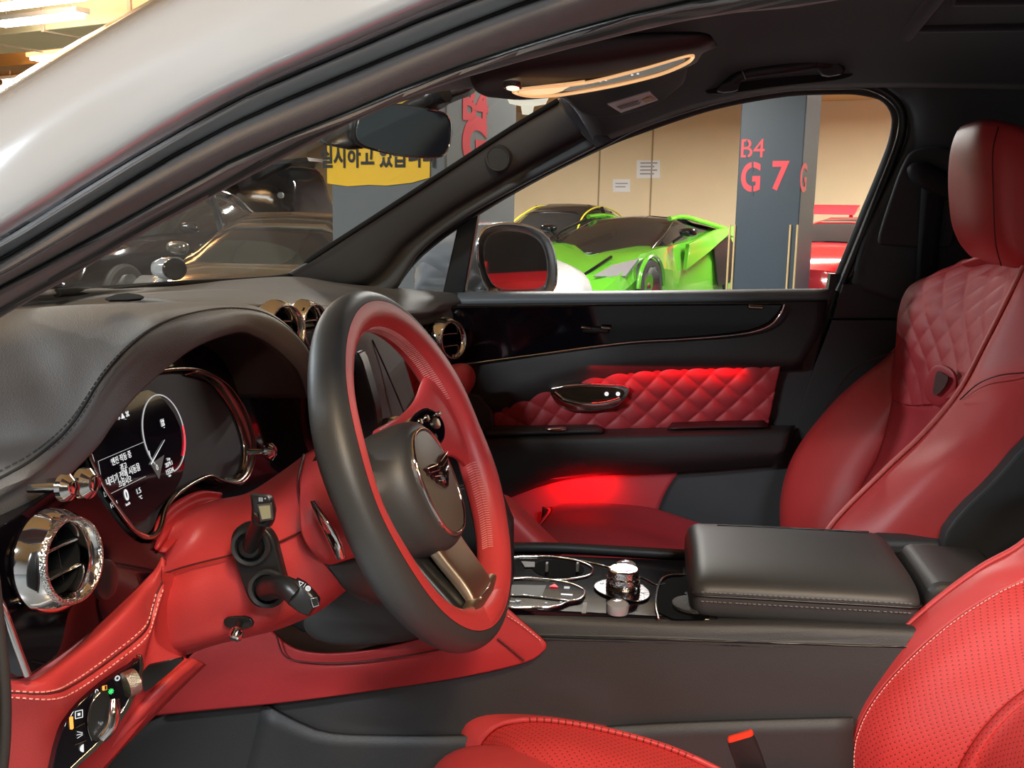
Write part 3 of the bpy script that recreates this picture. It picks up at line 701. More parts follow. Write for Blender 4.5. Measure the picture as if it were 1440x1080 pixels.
# ---- windshield
ws = thing('windshield', 'clear raked windshield glass over the dashboard', 'windshield', P(240, 398, .1))
patch('glass_pane', [[P(-200, 440, -.6), P(-60, 424, -.5), P(80, 411, -.3), P(240, 399, .1), P(405, 387, .56)],
                     [P(455, 150, -.62), P(535, 130, -.38), P(610, 116, -.12), P(700, 108, .12), P(790, 130, .54)]], GLW, ws, nu=12, nv=20, thick=0)
tube('black_border', [P(80, 412, -.3), P(160, 406, -.1), P(240, 400, .1), P(405, 388, .57), P(440, 362, .575), P(540, 297, .58), P(640, 232, .585), P(720, 180, .59), P(785, 141, .59)], .005, mat('matte_black_border', (.01, .01, .01), .95, spec=.1), ws, n=80, sides=8)

# ---- far pillar trim with tweeter
tp = thing('windshield_pillar_trim', 'dark grey far pillar trim with a small round speaker grille', 'pillar trim', P(620, 300, .6))
lo = [(470, 412, .66), (545, 411, .665), (592, 352, .66), (650, 307, .655), (740, 256, .645), (837, 206, .64)]
up_ = [(400, 388, .575), (450, 357, .58), (540, 297, .585), (640, 232, .59), (720, 180, .595), (787, 139, .60)]
def mixc(a, b, t, dy=0):
    A = cr([V(p) for p in a], 7); B = cr([V(p) for p in b], 7); return [tuple(x*(1-t)+y*t+V((0, 0, dy))) for x, y in zip(A, B)]
patch('trim_shell', [shift(up_, 0, .05), up_, mixc(up_, lo, .12, -.006), mixc(up_, lo, .45, -.014), mixc(up_, lo, .66, -.012), mixc(up_, lo, .78, .01), lo, shift(lo, 2, .06)], TRIM, tp, nu=60, nv=50, thick=.004)
sp_c = P(701, 222, .594); nn = V((-.1, -.95, -.3)).normalized()
nn = (FW*-.55+V((-.25, -.75, -.25))).normalized()
g = lathe('speaker_grille', sp_c, nn, [(0, .006), (.0195, .006), (.0205, .0075), (.0235, .008), (.0245, .005), (.0245, -.012)], mat('speaker_mesh', (.03, .03, .03), .6, bump=1, scale=900), tp, n=40)
patch('pillar_cap', [[(787, 137, .598), (800, 165, .60), (820, 190, .62), (840, 207, .638)], [(796, 135, .585), (812, 160, .59), (832, 186, .61), (850, 203, .63)], [(806, 134, .60), (822, 158, .60), (845, 182, .62), (862, 198, .638)]], HEAD, tp, thick=.003)

# ---- sun visor, sticker, overhead console, grab handle
vz = thing('sun_visor', 'dark folded sun visor with a white warning label above the far door', 'sun visor', P(880, 140, .45))
patch('visor_flap', [[(792, 132, .30), (840, 116, .25), (900, 100, .22), (965, 84, .20)], [(800, 140, .42), (845, 130, .38), (905, 115, .36), (966, 100, .34)], [(818, 158, .53), (860, 154, .5), (915, 138, .48), (962, 116, .46)], [(842, 165, .55), (870, 163, .54), (920, 148, .52), (958, 120, .49)]], mat('visor_cloth', (.04, .037, .04), .85, bump=.5, scale=1500, pat='noise'), vz, nu=24, nv=24, thick=.012)
vp = [P(853, 137, .37), P(912, 119, .345), P(924, 131, .395), P(872, 149, .43)]
vn = (vp[1]-vp[0]).cross(vp[3]-vp[0]).normalized(); vn = vn if vn.dot(C-vp[0]) > 0 else -vn
lb = poly3('warning_label', [p+vn*.012 for p in vp], -vn*.002, mat('label_white', (.62, .60, .60), .5), vz, 0, lab='white warning label')
A, B_ = vp[0]+vn*.0125, vp[1]+vn*.0125
tx = (vp[1]-vp[0]).normalized(); ty = (vp[0]-vp[3]).normalized()
mid = (vp[0]+vp[1]+vp[2]+vp[3])/4+vn*.0132
ll = (vp[1]-vp[0]).length
poly3('label_corner', [mid+tx*ll*.22+ty*.008, mid+tx*ll*.44+ty*.008, mid+tx*ll*.44-ty*.014, mid+tx*ll*.22-ty*.014], vn*.0005, mat('label_yellow', (.5, .33, .08), .5), lb, 0)
for k in range(4): poly3('label_line', [mid-tx*ll*.38+ty*(.009-k*.006), mid+tx*ll*(.15-.05*(k % 2))+ty*(.009-k*.006), mid+tx*ll*(.15-.05*(k % 2))+ty*(.0075-k*.006), mid-tx*ll*.38+ty*(.0075-k*.006)], vn*.0005, M_INK, lb, 0)

oc = thing('overhead_console', 'dark overhead console with a bronze rim painted to glow and a small lit lens', 'overhead lamp console', P(820, 115, 0))
patch('console_pod', [[(655, 88, -.10), (720, 60, -.12), (850, 50, -.12), (985, 50, -.10), (1010, 66, -.04)],
                      [(664, 118, -.08), (720, 100, -.10), (850, 85, -.10), (970, 70, -.08), (990, 74, -.04)],
                      [(672, 130, -.02), (740, 122, 0), (850, 110, 0), (955, 90, 0), (985, 80, 0)],
                      [(690, 137, .03), (745, 140, .06), (850, 126, .08), (950, 100, .09), (980, 88, .08)],
                      [(700, 130, .09), (745, 132, .12), (850, 118, .14), (955, 92, .15), (990, 75, .15)]], mat('console_soft_black', (.014, .012, .014), .6), oc, nu=30, nv=40, thick=.006)
ocp = lambda u, v: P(u, v, -.055+(v-(123-(u-723)*.186))*.004)
rim = [(723, 123), (745, 131), (788, 129), (864, 115.5), (925, 101), (965, 85), (974, 77), (967, 73), (904, 91), (851, 105), (809, 113), (745, 119)]
M_BRZ = mat('bronze_trim_painted_glow', (.95, .62, .36), .25, 1, emit=(1, .55, .25), es=.7)  # emission on the rim stands in for lamplight reflected by the bronze
def occ(u, v): return P(u, v, -.03+(v-(126-(u-723)*.19))*.004)
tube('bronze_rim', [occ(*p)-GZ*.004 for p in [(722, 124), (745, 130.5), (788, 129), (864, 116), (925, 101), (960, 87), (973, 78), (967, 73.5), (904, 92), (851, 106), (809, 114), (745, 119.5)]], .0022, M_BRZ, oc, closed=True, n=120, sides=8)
o_ = [occ(*p)-GZ*.004 for p in chaikin([(724, 124), (745, 130), (785, 127.5), (800, 117), (830, 110), (800, 114.5), (750, 120)], 2)]
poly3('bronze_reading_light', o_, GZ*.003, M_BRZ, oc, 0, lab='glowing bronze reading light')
o_ = [occ(*p)-GZ*.003 for p in chaikin([(775, 124), (800, 126), (864, 114.5), (925, 99.5), (960, 85), (968, 76), (904, 94), (851, 108), (815, 115)], 2)]
poly3('touch_panel', o_, GZ*.003, PBLK, oc, 0)
lathe('lit_lens', P(721, 117.5, -.055)-GZ*.004, (0.1, -.25, -1), [(0, .002), (.0075, .002), (.0085, 0), (.0085, -.004)], emi('warm_lens', (1, .8, .5), 1.6), oc, n=24)
lathe('lens_ring', P(721, 117.5, -.055)-GZ*.003, (0.1, -.25, -1), [(.0088, .003), (.0115, .002), (.012, -.003)], CHR, oc, n=32)
for u, v in ((848, 109.5), (893, 100.5)):
    for k in (-1, 1): box('button_symbol', occ(u+k*4, v-k*.8)-GZ*.0035, (.003, .001, .0016), EW, oc, bev=0)

gh = thing('grab_handle', 'dark grab handle folded up above the far door window', 'grab handle', P(1100, 105, .6))
puff('recess', [(990, 132), (994, 118), (1015, 101), (1060, 88), (1147, 76), (1190, 75), (1207, 84), (1205, 100), (1190, 112), (1100, 120), (1030, 131)], y_(.60), .002, mat('recess_cloth', (.010, .009, .012), .9), gh, thick=.02)
tube('grip', [P(1012, 128, .575), P(1026, 117, .565), P(1048, 103, .555), P(1100, 95, .55), P(1150, 88, .555), P(1172, 92, .565), P(1184, 100, .575)], [.007, .009, .010, .010, .010, .009, .007], mat('grip_plastic', (.018, .016, .02), .5), gh, n=50, sides=12, flat=1.2)
for pts in ([(1008, 130), (1011, 120), (1030, 112), (1043, 109), (1040, 120), (1038, 128)], [(1150, 96), (1147, 90), (1165, 84), (1185, 92), (1188, 103), (1160, 108)]):
    slab('hinge_cover', pts, y_(.555), .02, mat('hinge_grey', (.05, .048, .056), .6), gh, .002, 1)
for p in ((1044, 100, 1049, 112), (1150, 84, 1146, 97)):
    tube('chrome_pin', [P(p[0], p[1], .54), P(p[2], p[3], .54)], .0008, DCH, gh, n=2, smooth=False, sides=6)

# ---- far door: window, frame, panel
dr = thing('passenger_door', 'far front door, black leather with red quilted insert and piano black veneer', 'car door', P(900, 520, .8))
DY = .72
gl = slab('window_glass', [(640, 418), (650, 330), (672, 292), (740, 250), (836, 200), (900, 176), (1000, 146), (1100, 127), (1185, 123), (1235, 126), (1262, 150), (1262, 190), (1215, 310), (1172, 412), (1172, 412)], y_(.775), .004, GL, dr, 0, 1)
slab('quarter_glass', [(540, 416), (560, 385), (600, 345), (650, 308), (650, 308), (640, 418), (640, 418)], y_(.775), .004, GL, dr, 0, 1)
slab('window_divider', [(645, 310), (645, 310), (674, 290), (674, 290), (652, 418), (652, 418), (621, 418), (621, 418)], y_(.74), .03, PLAS, dr, .003, 1)
fr_in = [(1172, 410, .755), (1195, 355, .755), (1216, 303, .752), (1240, 245, .748), (1258, 195, .745), (1261, 160, .742), (1245, 136, .742), (1215, 127, .742), (1180, 125, .742), (1100, 129, .742), (1000, 148, .742), (900, 181, .742), (840, 205, .745), (740, 255, .75), (640, 316, .752), (580, 365, .755), (546, 412, .758)]
tube('window_seal', fr_in, .011, RUB, dr, n=120, sides=10)
tube('window_seal', [(u+ (8 if u > 1165 else 0), v-(6 if v < 200 and u < 1240 else 0), Y-.02) for u, v, Y in fr_in], .009, PLAS, dr, n=120, sides=8, lab=None)
patch('door_frame', [[(u+(4 if u > 1165 else -1), v-(5 if u < 1240 else 0), Y-.02) for u, v, Y in fr_in], [(u+(26 if u > 1165 else -3), v-(20 if u < 1240 else 0), Y-.03) for u, v, Y in fr_in]], PLAS, dr, nu=4, nv=100, thick=.03)
ledge_m = mat('grey_window_ledge', (.20, .225, .25), .45)
patch('window_ledge', [[(525, 409, .77), (700, 410, .77), (900, 408.5, .77), (1172, 405.5, .77)], [(525, 412, .735), (700, 412, .735), (900, 410.5, .735), (1172, 407, .735)], [(525, 424, .715), (700, 421, .715), (900, 419, .715), (1168, 416, .715)], [(530, 440, .72), (700, 432, .72), (900, 430, .72), (1166, 428, .72)]], ledge_m, dr, nu=24, nv=30)
slab('inner_panel', [(560, 425), (560, 425), (1170, 420), (1170, 420), (1140, 540), (1110, 660), (1090, 800), (1090, 800), (560, 860), (560, 860)], y_(DY), .04, TRIM, dr, .004, 1)
# leather strip above the veneer, veneer, chrome line
patch('upper_leather', [[(560, 428, .705), (760, 426, .705), (960, 424, .705), (1164, 422, .705)], [(560, 470, .70), (760, 470, .698), (960, 465, .698), (1158, 460, .70)], [(600, 560, .70), (720, 520, .69), (900, 500, .685), (1140, 492, .69)], [(600, 620, .70), (690, 570, .69), (860, 519, .688), (1130, 510, .69)], [(600, 660, .71), (690, 600, .71), (860, 540, .71), (1128, 520, .71)]], BLK, dr, nu=30, nv=40, thick=.004)
ven = [(560, 431), (560, 431), (700, 430), (900, 428), (1102, 427), (1102, 427), (1096, 440), (1078, 458), (1040, 469), (960, 476), (880, 481), (760, 497), (655, 512), (655, 512), (560, 525), (560, 525)]
slab('veneer_panel', ven, y_(.69), .012, PBLK, dr, .003, 1)
tube('chrome_line', [(648, 513, .686), (700, 506, .686), (760, 498, .686), (880, 482, .686), (960, 477, .686), (1040, 470, .686), (1080, 459, .686), (1098, 441, .686), (1103, 428, .686)], .0022, CHR, dr, n=80, sides=8)
for u, v in ((1063, 432),): box('lock_button', P(u, v, .68), (.03, .012, .008), DCH, dr, bev=.003)
box('seat_memory_switch', P(838, 464, .682), (.055, .012, .012), PLAS, dr, bev=.004)
for k in (-1, 1): box('switch_key', P(838+k*14, 461, .674), (.02, .006, .006), DCH, dr, bev=.002)
# quilted insert
def quilt(s, t):
    p = .054; a = abs(math.sin(math.pi*(s+t*1.05)/p)); b = abs(math.sin(math.pi*(s-t*1.05)/p)); return .0055*((a*b)**.45)
ins = [(668, 604), (690, 582), (730, 555), (780, 533), (830, 522), (900, 515), (980, 512), (1098, 509), (1098, 509), (1081, 590), (1081, 590), (965, 592), (940, 600), (860, 602), (700, 607)]
top = [(668, 603, .70), (690, 583, .70), (730, 556, .70), (780, 534, .70), (830, 522, .70), (900, 516, .70), (980, 512, .70), (1098, 509, .70)]
bot = [(668, 604, .70), (690, 606, .70), (730, 606, .70), (780, 605, .70), (830, 603, .70), (900, 602, .70), (980, 600, .70), (1080, 598, .70)]
patch('quilted_insert', [shift(top, -3, .004), mixc(top, bot, .02), mixc(top, bot, .25), mixc(top, bot, .5), mixc(top, bot, .75), bot, shift(bot, 8, .004)], REDD, dr, nu=90, nv=220, thick=.004, disp=lambda s, t, i, j: quilt(s, t), lab='red quilted leather insert')
M_LED = emi('red_led_strip', (1, .0, .02), 3)
def led(name, p, q, power, aim):
    l = bpy.data.lights.new(name, 'AREA'); l.shape = 'RECTANGLE'; l.size = (q-p).length; l.size_y = .004; l.energy = power; l.color = (1, .01, .02)
    o = bpy.data.objects.new(name, l); COL.objects.link(o); o.location = (p+q)/2; z = -V(aim).normalized(); x = (q-p).normalized(); y = z.cross(x).normalized(); x = y.cross(z)
    o.rotation_euler = Matrix((x, y, z)).transposed().to_euler()
led('ambient_light', P(830, 524, .680), P(1048, 513, .680), .09, (0, .5, -1))
led('ambient_light', P(775, 676, .672), P(850, 668, .672), .28, (0, .6, -1))
tube('ambient_strip', [(790, 531, .6915), (830, 521, .6915), (900, 515, .6915), (980, 511.5, .6915), (1048, 510, .6915)], .0016, M_LED, dr, n=40, sides=6, lab='glowing red light strip above the quilted insert')
# door handle
hn = slab('handle_bezel', [(772, 546), (785, 542), (830, 539), (880, 542), (887, 545), (880, 562), (862, 576), (810, 580), (785, 572), (774, 556)], y_(.682), .014, CHR, dr, .003, 2, lab='chrome handle surround')
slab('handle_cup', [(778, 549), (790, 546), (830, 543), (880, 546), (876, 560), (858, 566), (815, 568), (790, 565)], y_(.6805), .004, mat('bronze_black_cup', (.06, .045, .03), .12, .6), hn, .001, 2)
tube('pull_lever', [(780, 552, .674), (795, 563, .668), (820, 569, .666), (850, 568, .668), (872, 562, .672)], .0035, CHR, hn, n=30, flat=1.6)
tube('upper_lip', [(776, 547, .678), (800, 542.5, .676), (835, 541, .676), (870, 542.5, .676), (884, 546, .678)], .0026, CHR, hn, n=30)
for u in (853, 869):
    lathe('lock_symbol', P(u, 554, .676), (0, -1, 0), [(0, .001), (.0042, .001), (.0044, 0)], EW, hn, n=16)
# armrest
ar = patch('armrest', [[(672, 608, .70), (800, 604, .70), (960, 600, .70), (1118, 598, .70)],
                  [(672, 612, .675), (800, 610, .655), (960, 607, .655), (1112, 602, .675)],
                  [(672, 620, .655), (800, 617, .632), (960, 613, .632), (1110, 610, .655)],
                  [(674, 645, .65), (800, 638, .627), (960, 633, .627), (1105, 630, .65)],
                  [(686, 680, .655), (800, 655, .637), (960, 648, .637), (1098, 640, .655)],
                  [(696, 700, .68), (800, 668, .665), (960, 658, .665), (1092, 650, .68)],
                  [(700, 706, .705), (800, 674, .70), (960, 664, .70), (1090, 654, .705)]], BLK, dr, nu=60, nv=50, thick=.005)
patch('arm_pad', [[(680, 600, .69), (760, 598, .69), (838, 597, .69), (846, 600, .69)], [(680, 604, .66), (760, 602, .655), (842, 600, .655), (850, 603, .66)], [(680, 612, .648), (760, 609, .643), (840, 607, .643), (850, 609, .648)]], BLK, dr, nu=10, nv=20, thick=.01)
puff('arm_switch', [(768, 602), (796, 601), (797, 606), (768, 607)], y_(.64), .003, CHR, dr, .006, 1)
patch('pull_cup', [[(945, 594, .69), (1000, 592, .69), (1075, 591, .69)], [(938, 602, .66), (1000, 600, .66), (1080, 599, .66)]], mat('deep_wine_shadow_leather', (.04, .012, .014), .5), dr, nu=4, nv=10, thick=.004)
# lower red pocket with its lamp
patch('lower_pocket', [[(690, 694, .712), (760, 672, .712), (850, 662, .712), (956, 660, .712)], [(690, 740, .705), (760, 730, .705), (850, 715, .705), (930, 705, .705)], [(690, 830, .70), (760, 830, .70), (850, 820, .70), (900, 800, .70)]], REDD, dr, thick=.006, lab='red lower door pocket')
tube('ambient_strip', [(740, 684, .700), (790, 672, .699), (830, 668, .699), (858, 665, .700)], .0025, M_LED, dr, n=20, sides=6, lab='glowing red light strip under the armrest')

# ---- far B pillar and belt guide
bp_ = thing('door_pillar_trim', 'black trim of the pillar behind the far door, with the belt guide', 'pillar trim', P(1200, 500, .74))
patch('upper_trim', [[(1188, 398, .735), (1205, 352, .73), (1228, 300, .725), (1256, 240, .72), (1276, 190, .715), (1272, 150, .71), (1248, 125, .70), (1200, 100, .69)],
                     [(1215, 410, .715), (1232, 350, .705), (1252, 300, .70), (1278, 240, .695), (1296, 190, .69), (1300, 150, .685), (1290, 110, .675), (1250, 80, .665)],
                     [(1300, 430, .70), (1330, 380, .695), (1350, 320, .69), (1370, 260, .685), (1385, 200, .68), (1395, 140, .675), (1400, 90, .665), (1400, 60, .65)],
                     [(1500, 440, .70), (1520, 380, .695), (1520, 320, .69), (1520, 260, .685), (1520, 200, .68), (1520, 140, .675), (1520, 90, .665), (1520, 40, .65)]], TRIM, bp_, nu=30, nv=50, thick=.005)
slab('trim_backing', [(1168, 385), (1168, 385), (1500, 385), (1500, 385), (1500, 850), (1500, 850), (1070, 850), (1070, 850), (1100, 640), (1150, 500)], y_(.745), .03, PLAS, bp_, .001, 1)
slab('lower_trim', [(1170, 450), (1170, 450), (1500, 452), (1500, 452), (1500, 850), (1500, 850), (1085, 850), (1085, 850), (1100, 700), (1118, 600), (1140, 530)], y_(.715), .02, TRIM, bp_, .001, 1)
slab('middle_trim', [(1186, 400), (1186, 400), (1500, 400), (1500, 400), (1500, 447), (1500, 447), (1171, 447), (1171, 447)], y_(.716), .02, TRIM, bp_, .001, 1)
slab('belt_cover', [(1232, 345), (1250, 345), (1330, 352), (1345, 340), (1345, 215), (1330, 205), (1290, 207), (1272, 222), (1245, 300)], y_(.675), .01, TRIM, bp_, .004, 2)
puff('belt_guide', [(1275, 232), (1300, 225), (1345, 250), (1360, 275), (1340, 285), (1300, 270), (1280, 255)], y_(.66), .010, mat('belt_guide_black', (.008, .008, .01), .6), bp_)
sb = patch('belt_webbing', [[(1296, 262, .655), (1292, 330, .66), (1288, 400, .68), (1280, 470, .69)], [(1330, 268, .655), (1322, 330, .66), (1316, 400, .68), (1306, 470, .69)]], mat('black_belt_webbing', (.015, .015, .016), .8, bump=.6, scale=1200), bp_, nu=4, nv=20, thick=.0015)

# ================================================================== DASHBOARD
ds = thing('dashboard', 'charcoal leather dashboard with stitched instrument hood, piano black fascia and red lower half', 'dashboard', (-.6, 0, .9))
lip = [(-120, 800, -.70), (-60, 765, -.685), (0, 730, -.66), (67, 690, -.62), (133, 627, -.57), (160, 587, -.54), (200, 537, -.48), (267, 480, -.40), (333, 456, -.30), (367, 463, -.25), (400, 483, -.215), (430, 516, -.195), (446, 560, -.185)]
lipf = [(-120, 775, -.70), (-60, 740, -.69), (0, 703, -.665), (60, 664, -.63), (120, 608, -.58), (150, 565, -.545), (192, 515, -.49), (258, 464, -.405), (325, 440, -.30), (372, 447, -.245), (408, 467, -.21), (436, 500, -.19), (450, 545, -.18)]
seam = [(-120, 735, -.695), (-60, 702, -.69), (0, 672, -.665), (50, 643, -.64), (100, 597, -.59), (150, 522, -.53), (200, 472, -.465), (250, 446, -.39), (313, 434, -.29), (365, 438, -.235), (402, 458, -.205), (432, 490, -.185), (448, 535, -.175)]
mid_ = [(-140, 560, -.60), (-70, 548, -.59), (0, 530, -.56), (50, 515, -.53), (95, 490, -.50), (140, 465, -.45), (190, 448, -.39), (240, 437, -.33), (300, 430, -.255), (350, 434, -.21), (390, 452, -.185), (425, 482, -.17), (440, 520, -.165)]
crest = [(-160, 452, -.46), (-80, 444, -.44), (0, 437, -.41), (60, 432, -.375), (110, 429.5, -.345), (160, 428, -.31), (210, 427.5, -.27), (255, 428, -.23), (305, 429, -.20), (350, 433, -.18), (385, 449, -.165), (415, 478, -.155), (430, 510, -.15)]
back = [p.copy()+V((-.05, .02, -.05)) for p in (P(*c) for c in crest)]
under = [(-120, 806, -.695), (-60, 772, -.68), (0, 736, -.655), (67, 696, -.615), (133, 633, -.565), (163, 592, -.535), (204, 545, -.475), (271, 491, -.395), (333, 468, -.295), (362, 475, -.25), (390, 493, -.215), (418, 522, -.195), (432, 560, -.185)]
hood = patch('instrument_hood', [back, crest, mid_, seam, lipf, lip, under], GRY, ds, nu=90, nv=120, thick=.004,
             )
sc = [P(*p) for p in seam]
def along(a, b, t): return [P(*(V(x)*(1-t)+V(y)*t)) for x, y in zip(a, b)]
stitch('hood_stitching', [p for p in along(seam, lipf, .20)], STG, ds, .006, .0038, .0006, up=.0025)
tube('hood_seam', [P(*p)+(C-P(*p)).normalized()*.0004 for p in seam], .0013, mat('hood_seam_dark', (.02, .02, .02), .8), ds, n=120, sides=6)  # plain dark tube marks the leather seam
stitch('hood_stitching', [p for p in along(seam, mid_, .07)], STG, ds, .006, .0038, .0006, up=.0035)
# hollow of the hood
XF = -.465
hollow = mat('hood_inner_plastic', (.016, .012, .012), .7)
lipw = [P(*p) for p in under]
inner = []
for p in lipw: 
    q = p.copy(); q.x = -.50; c0 = V((-.50, -.40, 1.06)); q = q+(c0-q)*.16; q.x = -.50; inner.append(q)
patch('hood_lining', [lipw, [a*.5+b*.5 for a, b in zip(lipw, inner)], inner], hollow, ds, nu=10, nv=80, thick=.003)
# dash top towards the windshield
patch('top_pad', [[(-260, 445, -.65), (-100, 426, -.5), (80, 413, -.3), (240, 401, .1), (405, 389, .5), (480, 398, .62), (560, 405, .70), (645, 412, .735)],
                  [(-260, 470, -.65), (-100, 440, -.5), (80, 424, -.28), (240, 410, .05), (400, 396, .40), (490, 404, .55), (570, 409, .66), (650, 416, .73)],
                  [(-200, 500, -.6), (-80, 470, -.5), (60, 445, -.35), (230, 424, -.10), (390, 410, .2), (500, 415, .45), (590, 420, .62), (655, 424, .725)],
                  [(-100, 520, -.5), (0, 490, -.45), (120, 458, -.33), (280, 440, -.15), (400, 432, .02), (500, 432, .30), (600, 438, .60), (645, 431, .715)],
                  [(0, 560, -.45), (60, 520, -.4), (180, 480, -.3), (320, 458, -.15), (410, 448, -.03), (500, 442, .24), (585, 449, .57), (642, 436, .705)],
                  [(0, 590, -.45), (60, 550, -.4), (180, 510, -.3), (330, 480, -.15), (412, 462, -.05), (500, 455, .22), (585, 458, .56), (642, 446, .70)]], GRY, ds, nu=50, nv=80, thick=.006)
tp_ = [(172, 416, -.22), (205, 424, -.2), (200, 428, -.2), (260, 426, -.14)]
slab('defroster_slot', [(140, 428), (172, 416), (205, 421), (196, 427)], lambda u, v: PZ(u, v, 1.176)+V((0, 0, .004)), .002, bpy.data.materials['matte_black_border'], ds, .0005, 1)
patch('raised_top_cover', [[P(172, 414, -.18), P(230, 410, -.05), P(320, 407, .12), P(430, 408, .35), P(520, 414, .5)], [P(205, 419, -.19), P(260, 414, -.08), P(340, 411, .08), P(430, 413, .30), P(510, 417, .46)], [P(243, 423, -.2), P(290, 419, -.12), P(360, 418, .0), P(430, 420, .2), P(500, 424, .38)], [P(270, 432, -.2), P(330, 429, -.14), P(385, 427, -.06), P(440, 429, .12), P(500, 432, .32)]], GRY, ds, nu=16, nv=30, thick=.006)
# fascia: a board across the car, standing at the rear face of the dash
fpl = pl((-.447, -.55, .95), (1, 0, .10))
fas = [(-60, 770), (0, 742), (70, 694), (130, 637), (150, 660), (160, 700), (205, 745), (222, 735), (240, 705), (300, 690), (350, 700), (400, 660), (440, 640), (440, 700), (330, 720), (240, 760), (232, 785), (170, 848), (108, 905), (38, 950), (38, 950), (0, 862), (-60, 790)]
fasp = slab('near_fascia', [(-90, 790), (0, 742), (70, 694), (112, 655), (126, 668), (138, 695), (158, 724), (184, 756), (206, 766), (226, 755), (236, 765), (232, 788), (170, 850), (108, 907), (38, 952), (38, 952), (-2, 862), (-90, 800)], pl((-.455, -.55, .95), (1, 0, .10)), .02, PBLK, ds, .003, 1)
fbk = slab('cluster_surround', [(60, 700), (130, 600), (190, 520), (270, 470), (360, 470), (430, 520), (470, 600), (470, 760), (300, 800), (200, 800), (120, 760)], pl((-.475, -.4, 1.0), (1, 0, .18)), .02, PBLK, ds, .002, 1)
tube('fascia_chrome_edge', [(-24, 800, -.700), (4, 855, -.695), (22, 903, -.690), (39, 949, -.685)], .0034, CHR, ds, n=20, flat=.8)
slab('fascia_end_cap', [(-40, 860), (-6, 870), (14, 910), (36, 950), (20, 965), (-40, 960)], y_(-.648), .02, PLAS, ds, .003, 1)

# ---- instrument cluster
ic = thing('instrument_cluster', 'digital instrument display with lit Korean warning text and a round rev counter', 'instrument display', P(200, 640, -.42))
cpl = pl((-.462, -.4, 1.0), (1, 0, .22))
CU = V((0, 1, 0)); CN = V((1, 0, .22)).normalized(); CVU = CN.cross(CU); 
if CVU.z < 0: CVU = -CVU
M_SCR = mat('dark_display_glass', (.006, .006, .010), .08, coat=.5)
M_HOUS2 = mat('cluster_grey_housing', (.03, .031, .033), .5)
out_ = [(122, 628), (150, 570), (200, 530), (245, 519), (285, 523), (320, 545), (345, 585), (355, 625), (350, 662), (335, 680), (310, 677), (290, 670), (255, 688), (232, 712), (222, 745), (205, 756), (185, 745), (155, 705), (135, 670)]
slab('housing', out_, cpl, .012, M_HOUS2, ic, .002, 2, lift=-.004)
ring_ = [fpl0 for fpl0 in [cpl(*p)+CN*.002 for p in out_]]
q_ = cr(ring_, 140, True)
tube('bezel', q_, .0026, DCH, ic, closed=True, n=140, sides=8)
rr = [p for p in [cpl(*p)+CN*.004 for p in [(272, 521), (300, 529), (322, 546), (344, 582), (355, 625), (351, 660), (336, 679), (312, 678)]]]
rin = [cpl(*p)-CN*.002 for p in [(262, 527), (292, 536), (312, 555), (333, 588), (344, 626), (341, 655), (330, 669), (312, 670)]]
patch('chrome_bezel_band', [rr, [a*.5+b*.5+CN*.002 for a, b in zip(rr, rin)], rin], DCH, ic, nu=6, nv=50, thick=.001)
scr = [(128, 630), (155, 575), (200, 545), (226, 556), (250, 590), (259, 630), (258, 665), (245, 690), (222, 712), (196, 738), (180, 735), (150, 700), (136, 665)]
slab('screen', scr, cpl, .003, M_SCR, ic, .0005, 1, lift=.001)
def cp(u, v, h=.0015): return cpl(u, v)+CN*h
def ctext(s, u, v, hpx, m=EW, sx=1.0, al='CENTER', bold=0):
    h = (cp(u, v-hpx/2)-cp(u, v+hpx/2)).length
    return text('display_text', s, m, ic, cp(u, v), CU, CVU, h/.72, .0001, al, sxs=sx, bold=bold)
for s, u, v, hp in (('엔진 작동 중', 169, 645, 8), ('경고', 172, 657, 7.5), ('내리기 전에 시동을', 172, 668, 9), ('끄십시오', 174, 678, 7.5)): ctext(s, u, v, hp, EW, .9)
ctext('0', 176, 697, 15, EW, .95, bold=.0004); ctext('km/h', 178, 709, 4); ctext('14:34', 158, 710, 7, EW, .9); ctext('1.5', 193, 691, 7.5); ctext('°C', 196, 700, 5)
ctext('Trip', 235, 646, 4); ctext('2079.1', 236, 653, 6, EW, .9); ctext('15534', 237, 663, 7, EW, .9); ctext('km', 237, 669, 3.5)
ctext('0', 219, 658, 8); ctext('1', 208.5, 638, 7); 
ctext('♪ ▲ ⌘', 172, 585, 7, EW, 1.0)
def cline(name, pts, r, m, closed=False, n=40): return tube(name, [cp(*p) for p in pts], r, m, ic, closed, n, 6, smooth=len(pts) > 2)
cline('warning_frame', [(136, 649), (200, 622)], .0002, EWD, n=2); cline('warning_frame', [(145, 699), (203, 670)], .0002, EWD, n=2); cline('warning_frame', [(136, 649), (145, 699)], .0002, EWD, n=2); cline('warning_frame', [(152, 586), (176, 590)], .0002, EWD, n=2) 
# gauge ring as an ellipse drawn through its four extremes on the screen plane
gc = (229.5, 610); gy, gz = [], []
ang = [2*math.pi*k/48 for k in range(48)]
pc0 = cpl(*gc); rz = (cpl(229, 557)-cpl(229, 663)).length/2
ringp = [pc0+CU*math.cos(a)*rz*1.0+CVU*math.sin(a)*rz for a in ang]
tube('gauge_ring', [p+CN*.0015 for p in ringp[-12:]+ringp[:30]], .0006, EWD, ic, n=90, sides=6)
tube('redline_arc', [pc0+CN*.002+CU*math.cos(a)*rz*.96+CVU*math.sin(a)*rz*.96 for a in [R(x) for x in range(-50, 5, 5)]], .0008, ER, ic, n=20, sides=6)
tube('gauge_needle', [cp(229, 619, .002), cp(210, 653, .002)], [.0002, .0006], EW, ic, n=2, smooth=False, sides=6)
poly3('needle_shade', [cp(210, 653), cp(222, 674), cp(229, 640)], -CN*.0002, mat('gauge_glow', (.02, .02, .02), .5, emit=(.6, .55, .5), es=.1), ic, 0)
